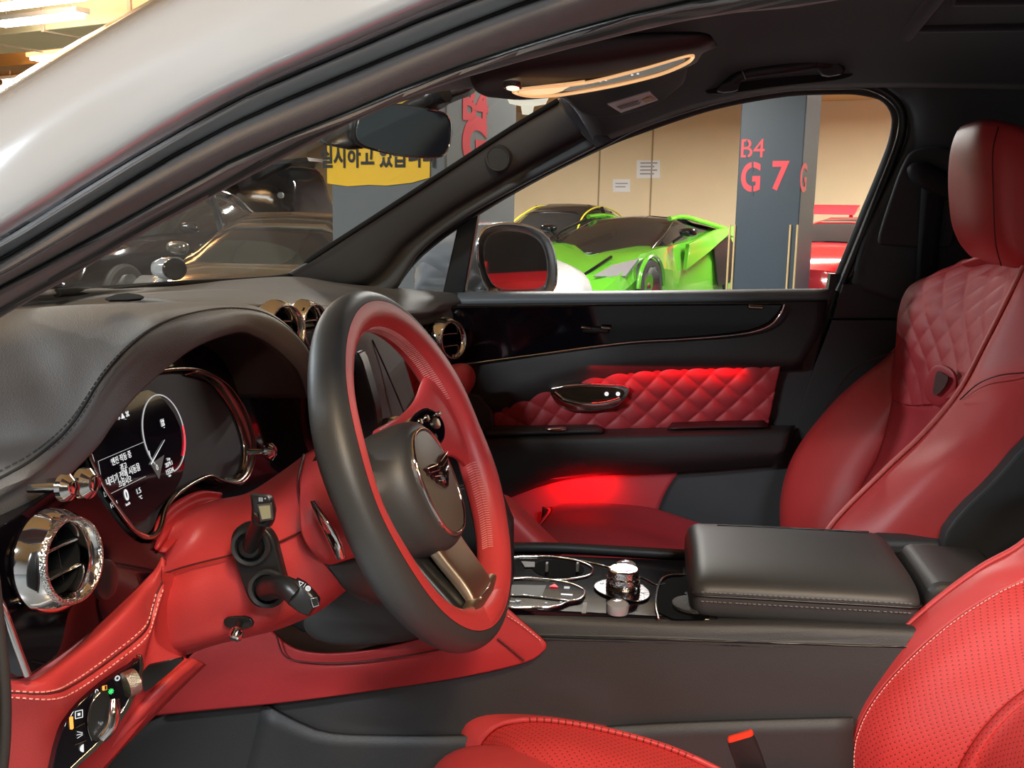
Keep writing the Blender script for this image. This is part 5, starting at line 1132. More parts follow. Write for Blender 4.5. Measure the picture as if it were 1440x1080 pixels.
# ================================================================== CENTRE CONSOLE
DKZ = .775
cc = thing('centre_console', 'black centre console between the seats with piano black deck', 'centre console', (.1, 0, .35))
patch('side_panel', [[(712, 851, -.10), (800, 855, -.10), (960, 864, -.10), (1120, 868, -.10), (1275, 874, -.10), (1500, 880, -.10)],
                     [(714, 856, -.135), (800, 861, -.135), (960, 870, -.135), (1120, 873, -.135), (1272, 879, -.135), (1500, 885, -.135)],
                     [(716, 864, -.150), (800, 869, -.150), (960, 877, -.150), (1120, 880, -.150), (1270, 886, -.150), (1500, 892, -.150)],
                     [(690, 891, -.156), (800, 892, -.156), (960, 897, -.156), (1120, 902, -.156), (1270, 906, -.156), (1500, 910, -.156)],
                     [(560, 900, -.158), (800, 902, -.158), (960, 907, -.158), (1120, 911, -.158), (1270, 915, -.158), (1500, 918, -.158)],
                     [(300, 980, -.165), (700, 975, -.165), (960, 975, -.165), (1120, 975, -.165), (1270, 975, -.165), (1500, 975, -.165)],
                     [(150, 1060, -.16), (600, 1090, -.17), (960, 1090, -.17), (1120, 1090, -.17), (1270, 1090, -.17), (1500, 1090, -.17)],
                     [(100, 1200, -.16), (600, 1300, -.17), (960, 1300, -.17), (1120, 1300, -.17), (1270, 1300, -.17), (1500, 1300, -.17)]], BLK, cc, nu=60, nv=40, thick=.006)
tube('side_seam', [(700, 892, -.1575), (800, 896, -.1585), (960, 900, -.1585), (1120, 905, -.1585), (1290, 910, -.1585)], .0012, PLAS, cc, n=30, sides=6)
patch('lower_side_panel', [[(370, 990, -.172), (400, 1008, -.174), (450, 1030, -.176), (520, 1036, -.178), (700, 1035, -.178), (900, 1021, -.178), (1050, 1015, -.178), (1200, 1011, -.178)], [(200, 1200, -.178)]*0 or [(330, 1150, -.174), (380, 1150, -.175), (430, 1150, -.176), (520, 1150, -.178), (700, 1150, -.178), (900, 1150, -.178), (1050, 1150, -.178), (1200, 1150, -.178)]], BLK, cc, nu=8, nv=30, thick=.006)
patch('far_side_lip', [[(690, 776, .125), (780, 776, .125), (880, 782, .125), (1010, 790, .125)], [(690, 772, .14), (780, 772, .14), (880, 777, .14), (1010, 785, .14)], [(690, 779, .155), (780, 779, .155), (880, 784, .155), (1010, 792, .155)]], BLKS, cc, nu=8, nv=20, thick=.01)
slab('far_side_panel', [(640, 786), (1020, 792), (1020, 960), (640, 960)], y_(.15), .01, TRIM, cc, .002, 0)
dk = z_(DKZ)
slab('deck', [(640, 852), (640, 852), (715, 856), (960, 869), (1010, 871), (1010, 871), (1000, 789), (1000, 789), (640, 776), (640, 776)], dk, .015, PBLK, cc, .002, 1)
patch('near_lip_painted_glint', [[(700, 846, -.095), (800, 852, -.095), (960, 861, -.095), (1120, 868, -.095), (1272, 874, -.095)], [(700, 850, -.108), (800, 856, -.108), (960, 865, -.108), (1120, 871, -.108), (1272, 877, -.108)], [(700, 854, -.120), (800, 859, -.120), (960, 868, -.120), (1120, 873, -.120), (1272, 879, -.120)]], mat('lip_leather_painted_glint', (.09, .075, .06), .32, bump=.1, scale=900), cc, nu=6, nv=20, thick=.006)  # black leather lip, browned to carry a painted warm lamp reflection
def dkp(u, v, h=.001): return PZ(u, v, DKZ)+V((0, 0, h))
def dloop(name, pts, r, m, par, h=.001, n=90, closed=True): return tube(name, [dkp(u, v, h) for u, v in pts], r, m, par, closed, n, 8)
# cup holder
cup = thing('cup_holder', 'chrome edged cup holder recess beside the gear lever', 'cup holder', dkp(770, 805))
cl = [(690, 788), (730, 784), (774, 784), (808, 789), (830, 797), (833, 804), (826, 811), (798, 816), (760, 817), (725, 815), (690, 812)]
dloop('chrome_ring', cl, .0016, CHR, cup)
lathe('cup_well_shade', dkp(785, 800, .0007), (0, 0, 1), [(0, 0), (.036, 0)], mat('painted_well_shade', (.002, .002, .002), .8, spec=.05), cup, n=40)  # flat black disc painted as the shade inside the cup recess
for u in (769, 812): box('spring_tab', dkp(u, 803, .006), (.004, .010, .012), mat('tab_grey', (.12, .12, .11), .4), cup, bev=.001)
slab('bronze_tab', [(733, 789), (752, 790), (752, 797), (738, 797)], z_(DKZ+.002), .001, mat('dull_bronze', (.10, .085, .06), .5), cup, 0, 0)
# selector surround
gs = thing('gear_selector', 'gear selector with lit buttons in a chrome edged panel right of the wheel', 'gear selector', dkp(760, 830))
g1 = [(690, 820), (727, 816), (760, 817), (795, 822), (817, 830), (822, 837), (815, 846), (800, 849), (782, 856), (750, 857), (700, 854)]
slab('panel', g1, z_(DKZ+.002), .003, PBLK, gs, .0005, 1)
dloop('chrome_ring', g1, .0014, CHR, gs, .003)
dloop('chrome_line', [(700, 840), (740, 841), (775, 845), (800, 848)], .0013, CHR, gs, .003, 30, False)
slab('bronze_inlay', [(700, 822), (768, 823), (762, 838), (700, 838)], z_(DKZ+.0025), .001, mat('inlay_bronze', (.03, .026, .02), .5), gs, 0, 0)
for s, u, v, hp, m in (('▲', 779, 827, 6, ER), ('■', 797, 830, 4.5, EWD), ('▬', 797, 839, 7, EW), ('▬', 720, 849, 4, EWD), ('▼', 728, 849, 4, EWD), ('▪', 768, 851, 5, EWD), ('▪', 789, 850, 5, EWD)):
    h = (dkp(u, v-hp/2)-dkp(u, v+hp/2)).length
    text('lit_symbol', s, m, gs, dkp(u, v, .0035), (1, 0, 0), (0, 1, 0), h/.9*.8, .0001)
loft('lever', [sq(P(u, v, .0), V((1, 0, .1)).normalized(), V((0, 1, 0)), rx, ry, 3, 20) for u, v, rx, ry in ((706, 838, .006, .008), (708, 815, .008, .012), (707, 790, .012, .018), (704, 760, .014, .022), (702, 745, .011, .018), (700, 738, .006, .01))], PLAS, gs, n=24)
tube('lever_chrome', [P(708, 745, -.024), P(716, 765, -.026), P(719, 790, -.024), P(719, 812, -.016)], .0022, DCH, gs, n=20)
# rotary drive dial
rd = thing('drive_mode_dial', 'jewelled chrome rotary dial with glass buttons around it on the console', 'rotary dial', dkp(876, 830))
wgs = [(833, 823), (840, 817), (860, 812), (880, 812), (900, 819), (914, 830), (915, 839), (905, 845), (885, 844), (860, 840), (840, 832)]
slab('wing_plate', wgs, z_(DKZ+.003), .003, mat('smoked_chrome', (.12, .11, .11), .15, 1), rd, .0012, 2)
lathe('knurled_dial', dkp(876, 829, .002), (0, 0, 1), [(.021, 0), (.023, .004), (.0225, .012), (.0215, .016), (.020, .026), (.018, .0275), (.0105, .0275)], mat('knurled_bright_chrome', (.95, .93, .93), .12, 1, bump=.5, scale=450), rd, n=60)
lathe('dial_ring', dkp(876, 829, .018), (0, 0, 1), [(.0218, 0), (.0225, .001), (.0218, .002)], CHR, rd, n=48)
lathe('start_button', dkp(876, 829, .0298), (0, 0, 1), [(0, .0006), (.011, .0004), (.0125, -.001), (.0125, -.003)], mat('lit_start_button', (.3, .1, .25), .2, emit=(1, .55, .8), es=.5), rd, n=32)
for k in (-1, 0, 1): box('start_print', dkp(876, 829, .0306)+V((k*.0045, 0, 0)), (.0028, .004, .0004), EW, rd, bev=0)
for (u, v) in ((880, 804), (868, 861)):
    c = dkp(u, v, .006)
    g0 = lathe('glass_button', c, (0, 0, 1), [(.0135, -.006), (.0145, 0), (.0135, .006), (.009, .009), (0, .0095)], mat('smoky_glass_button', (.35, .36, .38), .05, .2, coat=1), rd, n=32)
    lathe('lit_symbol', c, (0, 0, 1), [(0, .0102), (.004, .0102), (.004, .009)], EW, g0, n=3)
for u, v in ((846, 823), (904, 836)): lathe('lit_dot', dkp(u, v, .0035), (0, 0, 1), [(0, .0005), (.003, .0005), (.003, 0)], EW, rd, n=4)
slab('bronze_divider', [(820, 847), (826, 847), (824, 862), (818, 862)], z_(DKZ+.002), .001, bpy.data.materials['dull_bronze'], cc, 0, 0)
tube('deck_chrome_line', [dkp(818, 789), dkp(850, 797), dkp(900, 812), dkp(922, 823), dkp(935, 822)], .001, CHR, cc, n=40, sides=6)
# open storage tray
tr = thing('storage_tray', 'open storage tray with chrome rim and a dark coaster in front of the armrest', 'storage tray', dkp(960, 845))
dloop('chrome_rim', [(926, 872), (922, 852), (924, 833), (928, 820), (934, 814), (949, 810.5), (990, 811)], .0016, CHR, tr, .002, 60, False)
slab('tray_well_shade', [(926, 870), (924, 833), (934, 815), (950, 811), (1010, 811), (1010, 872)], z_(DKZ+.0012), .001, bpy.data.materials['painted_well_shade'], tr, 0, 1)  # flat black sheet painted as the shaded inside of the tray
lathe('coaster', dkp(975, 853, .0015), (0, 0, 1), [(.027, 0), (.027, .003), (.025, .004), (0, .0035)], mat('ridged_dark_rubber', (.025, .023, .022), .6, bump=1, scale=500), tr, n=40)
lathe('coaster_tab', dkp(969, 838, .0015), (0, 0, 1), [(.006, 0), (.006, .002), (0, .002)], bpy.data.materials['ridged_dark_rubber'], tr, n=20)

# armrest
secs = []
X0, X1 = .060, .338
for t_, ky, kz in ((0, .80, .45), (.015, .93, .75), (.05, 1, .95), (.12, 1, 1), (.3, 1, 1.02), (.6, 1, 1.02), (.85, 1, 1.0), (.94, .98, .95), (.985, .93, .8), (1, .82, .5)):
    x = X0+(X1-X0)*t_
    zc = .793+.0+.004*t_
    secs.append(sq(V((x, -.002, zc)), V((0, 1, 0)), V((0, 0, 1)), .128*ky, .034*kz, 3.6, 48))
ax_ = loft('armrest', secs, BLKS, cc, n=50, lab='padded black leather armrest lid')
def armp(t_, z, off=0): return V((X0+(X1-X0)*t_, -.130-off, .793+.004*t_+z))
tube('lid_seam', [armp(.012, .010, -.006)]+[armp(t, .009, 0) for t in (.05, .2, .5, .8, .95)]+[armp(.99, .010, -.006)], .0016, PLAS, ax_, n=60, sides=8)
for dz in (.0145, .0025): stitch('lid_stitching', [armp(t, dz, .0014) for t in (.05, .2, .5, .8, .95)], STL, ax_, .0058, .0035, .0005)
tube('top_crease', [V((X0+.03+(X1-X0)*t*.85, .086, .8255+.004*t)) for t in (0.06, .15, .5, .85, .95)], .0011, PLAS, ax_, n=30, sides=6)
slab('rear_console', [(1310, 826), (1330, 820), (1440, 832), (1440, 832), (1440, 880), (1440, 880), (1300, 876), (1300, 850)], y_(-.10), .16, BLK, cc, .012, 1)
slab('rear_bridge', [(1230, 758), (1230, 758), (1500, 768), (1500, 768), (1500, 900), (1500, 900), (1230, 900), (1230, 900)], y_(.10), .04, TRIM, cc, .01, 1)

# ================================================================== SEATS
def qs(s, t):
    p = .056; a = abs(math.sin(math.pi*(s+t)/p)); b = abs(math.sin(math.pi*(s-t)/p)); return .0035*(a*b)**.45
ps = thing('passenger_seat', 'red leather passenger seat with quilted backrest and winged emblem', 'car seat', P(1250, 760, .38))
# far bolster of the backrest
patch('far_bolster', [[(1300, 420, .66), (1262, 500, .665), (1190, 570, .67), (1135, 640, .67), (1110, 700, .67), (1108, 760, .66)],
                      [(1272, 470, .645), (1252, 497, .655), (1180, 560, .66), (1122, 630, .66), (1099, 695, .655), (1098, 760, .65)],
                      [(1258, 490, .61), (1246, 505, .61), (1180, 565, .60), (1128, 635, .595), (1104, 700, .59), (1102, 770, .58)],
                      [(1257, 510, .575), (1250, 540, .56), (1225, 590, .54), (1185, 650, .53), (1150, 720, .52), (1135, 790, .51)],
                      [(1257, 520, .545), (1256, 560, .535), (1243, 615, .52), (1215, 672, .51), (1196, 712, .50), (1180, 790, .49)],
                      [(1262, 530, .54), (1262, 565, .54), (1250, 620, .53), (1222, 678, .52), (1203, 718, .51), (1187, 795, .50)]], RED, ps, nu=40, nv=50, thick=.006)
tube('bolster_seam', [(1256, 495, .60), (1200, 520, .63), (1160, 575, .65)], .0009, bpy.data.materials['deep_red_groove'], ps, n=20, sides=6)
# centre panel, quilted above, plain below
cl_ = [(1262, 440, .56), (1257, 520, .54), (1250, 585, .525), (1232, 645, .515), (1205, 700, .50), (1185, 790, .49)]
cr_ = [(1428, 400, .26), (1392, 470, .26), (1352, 548, .26), (1300, 610, .26), (1245, 660, .25), (1165, 765, .24)]
def mix2(a, b, t, dx=0): return [tuple(V(x)*(1-t)+V(y)*t+V((dx, 0, 0))) for x, y in zip(a, b)]
upl = [(1330, 378, .52), (1280, 402, .545), (1264, 436, .555), (1260, 480, .55), (1257, 520, .54), (1254, 562, .53)]
upm1 = [(1362, 366, .46), (1320, 395, .48), (1298, 435, .48), (1290, 480, .475), (1286, 525, .47), (1280, 570, .46)]
upm2 = [(1400, 366, .37), (1376, 398, .38), (1356, 440, .37), (1342, 480, .365), (1330, 520, .36), (1312, 568, .355)]
upr = [(1436, 372, .27), (1424, 405, .265), (1404, 445, .26), (1386, 482, .26), (1368, 520, .26), (1345, 558, .26)]
patch('quilted_upper_back', [upl, upm1, upm2, upr], REDD, ps, nu=90, nv=110, thick=.006, disp=lambda s, t, i, j: qs(s, t)*min(1, 8*min(i, 1-i)+.1), lab='quilted red leather shoulder panel')
lol = [(1254, 562, .53), (1249, 590, .525), (1232, 645, .515), (1206, 700, .50), (1186, 790, .49)]
lom = [(1281, 568, .46), (1276, 595, .47), (1256, 650, .46), (1222, 710, .455), (1180, 790, .45)]
lom2 = [(1312, 570, .355), (1300, 600, .37), (1272, 650, .37), (1226, 710, .37), (1176, 785, .37)]
lor = [(1347, 556, .26), (1322, 590, .26), (1282, 632, .26), (1240, 668, .25), (1165, 760, .24)]
patch('lower_back', [lol, lom, lom2, lor], REDD, ps, nu=30, nv=30, thick=.006)
# near bolster
near = [[(1444, 372, .262), (1428, 405, .258), (1390, 480, .255), (1352, 550, .255), (1300, 612, .25), (1245, 664, .245), (1175, 735, .24), (1150, 780, .24)],
        [(1448, 376, .25), (1434, 408, .24), (1397, 484, .23), (1360, 552, .225), (1308, 618, .22), (1253, 672, .215), (1185, 745, .21), (1160, 795, .21)],
        [(1500, 400, .20), (1480, 440, .19), (1450, 520, .17), (1410, 560, .165), (1370, 610, .155), (1310, 665, .15), (1250, 740, .145), (1220, 800, .145)],
        [(1560, 420, .14), (1540, 470, .13), (1500, 560, .125), (1460, 610, .12), (1420, 640, .115), (1365, 690, .112), (1320, 755, .112), (1290, 810, .112)],
        [(1580, 430, .13), (1560, 490, .115), (1520, 580, .11), (1480, 640, .105), (1438, 662, .103), (1390, 705, .10), (1345, 755, .10), (1320, 810, .10)]]
patch('near_bolster', near, RED, ps, nu=50, nv=60, thick=.006)
tube('bolster_piping', [(u-3, v-2, Y) for u, v, Y in near[0]], .0035, mat('pale_red_piping', (.65, .14, .12), .45), ps, n=60, sides=8)
stitch('bolster_stitching', [(u+6, v+5, Y-.008) for u, v, Y in near[0][2:]], STW, ps, .0052, .0034, .0006)
stitch('bolster_stitching', [(u+13, v+10, Y-.016) for u, v, Y in near[0][3:]], STW, ps, .0052, .0034, .0006)
tube('bolster_seam', [(1440, 524, .166), (1405, 528, .18), (1375, 540, .205), (1350, 562, .224)], .0012, bpy.data.materials['deep_red_groove'], ps, n=20, sides=6)
slab('shell_side', [(1326, 757), (1350, 722), (1400, 675), (1440, 628), (1520, 560), (1520, 560), (1520, 800), (1520, 800), (1326, 800), (1326, 800)], y_(.085), .03, mat('seat_shell_grey', (.03, .033, .034), .6), ps, .004, 1)
patch('back_shell', [[V((x+.02*k, y, z)) for x, z in ((.44, .66), (.50, .85), (.58, 1.02), (.68, 1.18), (.72, 1.26))] for k, y in ((0, .675), (3, .6), (3, .2), (0, .095))], bpy.data.materials['seat_shell_grey'], ps, nu=16, nv=20, thick=.006)
# emblem
ep = lambda u, v: P(u, v, .325)
puff('emblem_patch', [(1299, 536), (1312, 514), (1325, 512), (1343, 524), (1345, 548), (1335, 566), (1318, 574), (1300, 560)], lambda u, v: P(u, v, .352-(u-1299)*.0016), .003, REDD, ps, .004)
slab('winged_emblem', [(1316, 524), (1320, 521), (1327, 527), (1334, 530), (1331, 540), (1324, 550), (1316, 557), (1311, 553), (1313, 540)], lambda u, v: P(u, v, .338-(u-1299)*.0016), .002, mat('emblem_brown_thread', (.10, .045, .04), .7, bump=1, scale=900), ps, .0004, 1, lab='dark brown embroidered winged emblem')
# headrest
hr = loft('headrest', [sq(P(u, v, .36)+V((dx, 0, 0)), V((0, 1, 0)), V((math.cos(R(20)), 0, -math.sin(R(20)))), ry, rx, 3.2, 40) for u, v, dx, ry, rx in
     ((1422, 188, 0, .075, .045), (1420, 191, 0, .095, .060), (1417, 202, 0, .108, .068), (1413, 234, 0, .118, .073), (1411, 280, 0, .120, .074), (1412, 330, 0, .118, .071), (1416, 358, 0, .113, .064), (1419, 374, 0, .10, .052), (1420, 380, 0, .08, .04))], RED, ps, n=40)
for y in (.30, .42): tube('headrest_post', [V((P(1420, 370, .36).x, y, P(1420, 370, .36).z)), V((P(1432, 420, .36).x, y, P(1432, 420, .36).z))], .006, CHR, ps, n=2, smooth=False)
patch('neck_gaiter', [[(1350, 372, .44), (1385, 364, .36), (1440, 378, .26)], [(1372, 380, .43), (1400, 372, .36), (1450, 390, .26)], [(1400, 392, .42), (1425, 385, .36), (1470, 400, .26)]], RED, ps, thick=.006)
tube('headrest_seam', [P(1404, 178, .265), P(1396, 215, .245), P(1397, 280, .24), P(1400, 340, .243), P(1408, 374, .262)], .0010, bpy.data.materials['deep_red_groove'], ps, n=30, sides=6)
# cushion
patch('cushion', [[(765, 712, .66), (800, 715, .66), (850, 712, .66), (920, 722, .66), (1000, 745, .66), (1100, 780, .66)],
                  [(775, 716, .645), (792, 708, .64), (840, 707, .64), (915, 714, .64), (990, 737, .64), (1100, 770, .64)],
                  [(768, 728, .60), (800, 720, .59), (850, 722, .58), (920, 735, .58), (1000, 755, .58), (1100, 790, .58)],
                  [(752, 748, .52), (770, 733, .52), (830, 730, .52), (900, 745, .52), (980, 765, .52), (1080, 800, .52)],
                  [(748, 760, .42), (765, 745, .42), (830, 742, .42), (900, 758, .42), (980, 782, .42), (1080, 820, .42)],
                  [(748, 800, .30), (765, 780, .30), (830, 775, .30), (900, 790, .30), (980, 815, .30), (1080, 850, .30)],
                  [(748, 840, .16), (765, 820, .16), (830, 815, .16), (900, 825, .16), (980, 845, .16), (1080, 870, .16)]], REDD, ps, nu=40, nv=50, thick=.01)
patch('cushion_front', [[(765, 712, .66), (775, 716, .645), (768, 728, .60), (752, 748, .52), (748, 760, .42), (748, 800, .30), (748, 840, .16)], [(762, 780, .66), (765, 790, .645), (760, 800, .60), (750, 820, .52), (745, 840, .42), (745, 870, .30), (745, 920, .16)]], REDD, ps, thick=.006)
tube('cushion_seam', [(770, 733, .575), (800, 721.5, .59), (850, 724, .575), (920, 737, .575), (1000, 758, .575)], .0009, bpy.data.materials['red_leather'], ps, n=30, sides=6)
puff('far_knee_pad', [(695, 700), (712, 704), (735, 725), (765, 755), (795, 782), (770, 800), (700, 800), (690, 760)], y_(.19), .02, RED, ds, .03, lab='red leather knee pad beside the console')

# driver seat
sd_ = thing('driver_seat', 'bright red perforated leather driver seat, cut by the bottom right corner', 'car seat', P(1100, 1080, -.38))
A0 = [(1560, 640, -.135), (1500, 700, -.13), (1440, 765, -.13), (1380, 800, -.13), (1315, 848, -.13), (1252, 905, -.13), (1207, 962, -.13), (1181, 1012, -.13), (1173, 1060, -.13), (1178, 1130, -.135), (1200, 1220, -.14)]
A1 = [(1570, 655, -.16), (1508, 715, -.155), (1446, 778, -.15), (1388, 810, -.15), (1324, 856, -.15), (1262, 912, -.15), (1216, 968, -.15), (1190, 1016, -.15), (1182, 1062, -.15), (1187, 1130, -.155), (1208, 1220, -.16)]
A2 = [(1580, 690, -.19), (1520, 748, -.18), (1455, 805, -.18), (1402, 832, -.18), (1340, 872, -.175), (1280, 924, -.175), (1232, 978, -.175), (1207, 1024, -.175), (1199, 1066, -.175), (1203, 1130, -.18), (1224, 1220, -.19)]
A3 = [(1640, 740, -.24), (1570, 800, -.235), (1500, 860, -.23), (1440, 900, -.225), (1380, 935, -.22), (1325, 975, -.22), (1285, 1015, -.22), (1262, 1050, -.22), (1255, 1090, -.22), (1260, 1150, -.225), (1275, 1230, -.23)]
A4 = [(1660, 820, -.265), (1590, 870, -.262), (1520, 920, -.26), (1462, 955, -.255), (1420, 985, -.255), (1385, 1020, -.255), (1360, 1055, -.255), (1345, 1085, -.255), (1340, 1120, -.255), (1345, 1170, -.26), (1355, 1240, -.26)]
A5 = [(1690, 830, -.29), (1620, 880, -.288), (1550, 930, -.285), (1495, 965, -.28), (1450, 995, -.28), (1415, 1030, -.28), (1390, 1065, -.28), (1376, 1095, -.28), (1370, 1130, -.28), (1375, 1180, -.28), (1385, 1250, -.28)]
def wup(row, y, zt):   # carry a backrest row up to the shoulder of the seat
    r = [pt(p) for p in row]; return [V((.50+(zt-.9)*.42, y, zt)), V((.50+(zt-1.02)*.42+.03, y, zt-.13))]+r
MY = -.76
def mir(r): return [V((p.x, MY-p.y, p.z)) for p in r]
W0, W1, W2, W3_, W4, W5 = wup(A0, -.15, 1.20), wup(A1, -.16, 1.215), wup(A2, -.19, 1.235), wup(A3, -.235, 1.25), wup(A4, -.265, 1.26), wup(A5, -.29, 1.262)
def mid_w(a, b, o=V((0, 0, 0))): return [(p+q)/2+o for p, q in zip(a, b)]
def offs(r, o): return [p+V(o) for p in r]
for fn in (lambda r: r, mir):
    patch('bolster_flank', [fn(offs(W0, (.12, .0, -.01))), fn(offs(W0, (.03, .012, -.004))), fn(W0)], RED, sd_, nu=12, nv=80, thick=.006)
    patch('bolster_edge', [fn(W0), fn(W1), fn(W2)], RED, sd_, nu=14, nv=90, thick=.006)
    patch('perforated_bolster', [fn(W2), fn(mid_w(W2, W3_, V((-.003, 0, .003)))), fn(W3_), fn(W4)], REDP, sd_, nu=40, nv=90, thick=.006, lab='perforated red leather side bolster')
patch('perforated_back_centre', [W4, mid_w(W4, W5, V((-.003, 0, -.002))), W5, mid_w(W5, mir(W5)), mir(W5), mid_w(mir(W4), mir(W5), V((-.003, 0, -.002))), mir(W4)], REDP, sd_, nu=60, nv=80, thick=.006)
patch('back_shell', [offs(W0, (.12, 0, -.01)), mid_w(offs(W0, (.17, 0, 0)), mir(offs(W0, (.17, 0, 0)))), mir(offs(W0, (.12, 0, -.01)))], bpy.data.materials['seat_shell_grey'], sd_, nu=20, nv=60, thick=.006)
stitch('back_stitching', [(u+2, v+2, Y-.002) for u, v, Y in A2[1:-1]], STW, sd_, .005, .003, .0005)
loft('headrest', [sq(V((.69+dx, -.38, z)), V((0, 1, 0)), V((.94, 0, -.34)), ry, rx, 3.2, 32) for z, dx, ry, rx in ((1.27, -.02, .09, .03), (1.28, -.015, .115, .045), (1.32, -.01, .13, .06), (1.39, .01, .132, .062), (1.45, .03, .12, .055), (1.47, .035, .09, .035))], RED, sd_, n=24)
box('seat_base', V((.12, -.38, .47)), (.5, .44, .2), PLAS, sd_, bev=.02)
B0 = [(648, 1040, -.135), (650, 1020, -.135), (658, 1008, -.14), (690, 1003, -.14), (760, 1006, -.14), (850, 1020, -.14), (940, 1043, -.14), (1020, 1078, -.14), (1100, 1125, -.14), (1180, 1180, -.14)]
B0s = [(655, 1100, -.12), (660, 1080, -.12), (665, 1060, -.12), (700, 1050, -.12), (760, 1050, -.12), (850, 1060, -.12), (940, 1080, -.12), (1020, 1110, -.12), (1100, 1160, -.12), (1180, 1220, -.12)]
B1 = [(652, 1055, -.165), (654, 1032, -.165), (664, 1018, -.165), (692, 1010, -.165), (760, 1012, -.165), (850, 1026, -.165), (940, 1050, -.165), (1020, 1085, -.165), (1100, 1132, -.165), (1180, 1188, -.165)]
B2 = [(672, 1075, -.185), (676, 1052, -.185), (686, 1036, -.185), (710, 1021, -.185), (765, 1016, -.185), (850, 1030, -.185), (938, 1055, -.185), (1015, 1090, -.185), (1090, 1137, -.185), (1170, 1193, -.185)]
B3 = [(690, 1110, -.23), (695, 1085, -.23), (704, 1066, -.23), (730, 1050, -.23), (790, 1048, -.23), (860, 1062, -.23), (940, 1086, -.23), (1010, 1118, -.23), (1080, 1160, -.23), (1160, 1215, -.23)]
B4 = [(690, 1170, -.27), (700, 1130, -.27), (715, 1105, -.27), (745, 1090, -.27), (800, 1090, -.27), (870, 1102, -.27), (940, 1122, -.27), (1005, 1150, -.27), (1070, 1190, -.27), (1150, 1240, -.27)]
patch('cushion_bolster', [B0s, B0, B1, B2], RED, sd_, nu=24, nv=60, thick=.006)
patch('perforated_cushion', [B2, [(u, v-1, Y+.003) for u, v, Y in B2], B3, B4], REDP, sd_, nu=30, nv=80, thick=.006, lab='perforated red cushion panel')
tube('cushion_piping', [(u, v-3, Y+.004) for u, v, Y in B2[2:]], .0014, bpy.data.materials['red_leather'], sd_, n=40, sides=8)
tr_ = [[(605, 1100, -.205), (622, 1068, -.205), (650, 1052, -.205), (690, 1047, -.205), (740, 1052, -.205), (800, 1066, -.205), (880, 1088, -.205), (960, 1120, -.205)],
       [(590, 1120, -.235), (612, 1078, -.235), (645, 1058, -.235), (690, 1053, -.235), (742, 1058, -.235), (800, 1072, -.235), (880, 1096, -.235), (960, 1128, -.235)],
       [(560, 1200, -.32), (585, 1140, -.32), (625, 1110, -.32), (690, 1100, -.32), (742, 1105, -.32), (800, 1120, -.32), (880, 1140, -.32), (960, 1175, -.32)]]
tr_ = [[pt(p) for p in r]+[V((.16, y, .60)), V((.36, y, .59))] for r, y in zip(tr_, (-.205, -.235, -.32))]
patch('thigh_support', tr_+[mir(tr_[2]), mir(tr_[1]), mir(tr_[0])], RED, sd_, nu=50, nv=60, thick=.01)
patch('cushion_front', [[r[0] for r in tr_+[mir(tr_[2]), mir(tr_[1]), mir(tr_[0])]], [r[0]+V((-.012, 0, -.05)) for r in tr_+[mir(tr_[2]), mir(tr_[1]), mir(tr_[0])]], [r[0]+V((.02, 0, -.14)) for r in tr_+[mir(tr_[2]), mir(tr_[1]), mir(tr_[0])]]], RED, sd_, nu=16, nv=40, thick=.006)
bw = [[pt(p) for p in r] for r in (B0s, B0, B1, B2)]
patch('cushion_bolster', [mir(r) for r in bw], RED, sd_, nu=24, nv=60, thick=.006)
# seat belt buckle
bk = thing('seat_belt_buckle', 'black seat belt buckle with red press button beside the driver seat', 'seat belt buckle', P(1050, 1080, -.17))
loft('buckle_body', [sq(P(u, v, -.17), (P(1060, 1020, -.17)-P(1020, 1032, -.17)).normalized(), V((.1, 1, .1)).normalized(), rx, .010, 6, 24) for u, v, rx in ((1041, 1030, .0165), (1043, 1036, .0180), (1052, 1060, .0185), (1062, 1090, .018), (1080, 1150, .015))], PLAS, bk, n=16)
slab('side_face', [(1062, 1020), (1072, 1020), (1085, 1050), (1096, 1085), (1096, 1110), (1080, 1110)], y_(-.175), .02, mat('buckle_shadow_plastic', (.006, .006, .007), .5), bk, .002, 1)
loft('press_button', [sq(P(u, v, -.172), (P(1060, 1020, -.17)-P(1020, 1032, -.17)).normalized(), V((.1, 1, .1)).normalized(), rx, .0095, 6, 24) for u, v, rx in ((1040.5, 1026, .0145), (1041, 1030, .0165), (1042, 1034, .0165))], mat('red_press_button', (.75, .05, .02), .3), bk, n=8, lab='red press button')

# ---- rear view mirror
rv = thing('rear_view_mirror', 'black rear view mirror hanging under the windshield header', 'rear view mirror', P(570, 185, 0))
mo_ = [(503, 170), (506, 160), (530, 150), (560, 147), (600, 153), (625, 160), (633, 172), (633, 195), (626, 215), (612, 221), (570, 220), (530, 211), (508, 204), (500, 190)]
mpl = pl(P(570, 185, 0), (.75, -.62, -.12))
mn = V((.75, -.62, -.12)).normalized()
slab('mirror_glass', mo_, mpl, .004, mat('dimmed_mirror_glass', (.05, .075, .10), .12, .2, coat=.6), rv, .001, 2)
h2 = chaikin(mo_, 2); cpt = (566, 185)
loft('housing', [[mpl(cpt[0]+(u-cpt[0])*k, cpt[1]+(v-cpt[1])*k)-mn*d for u, v in h2] for k, d in ((1.03, .0015), (1.06, .005), (1.02, .016), (.85, .034), (.5, .045), (.1, .048))], PLAS, rv)
tube('housing_edge', [mpl(u, v)+mn*.0015 for u, v in mo_[4:12]], .0011, CHR, rv, n=40, sides=6)
patch('sensor_shroud', [[(452, 196, -.06), (470, 180, -.04), (500, 165, -.03), (520, 150, -.02)], [(462, 205, -.05), (485, 208, -.04), (502, 208, -.035), (510, 208, -.03)], [(470, 200, .02), (490, 205, .03), (505, 200, .04), (515, 190, .05)]], PLAS, rv, thick=.006)
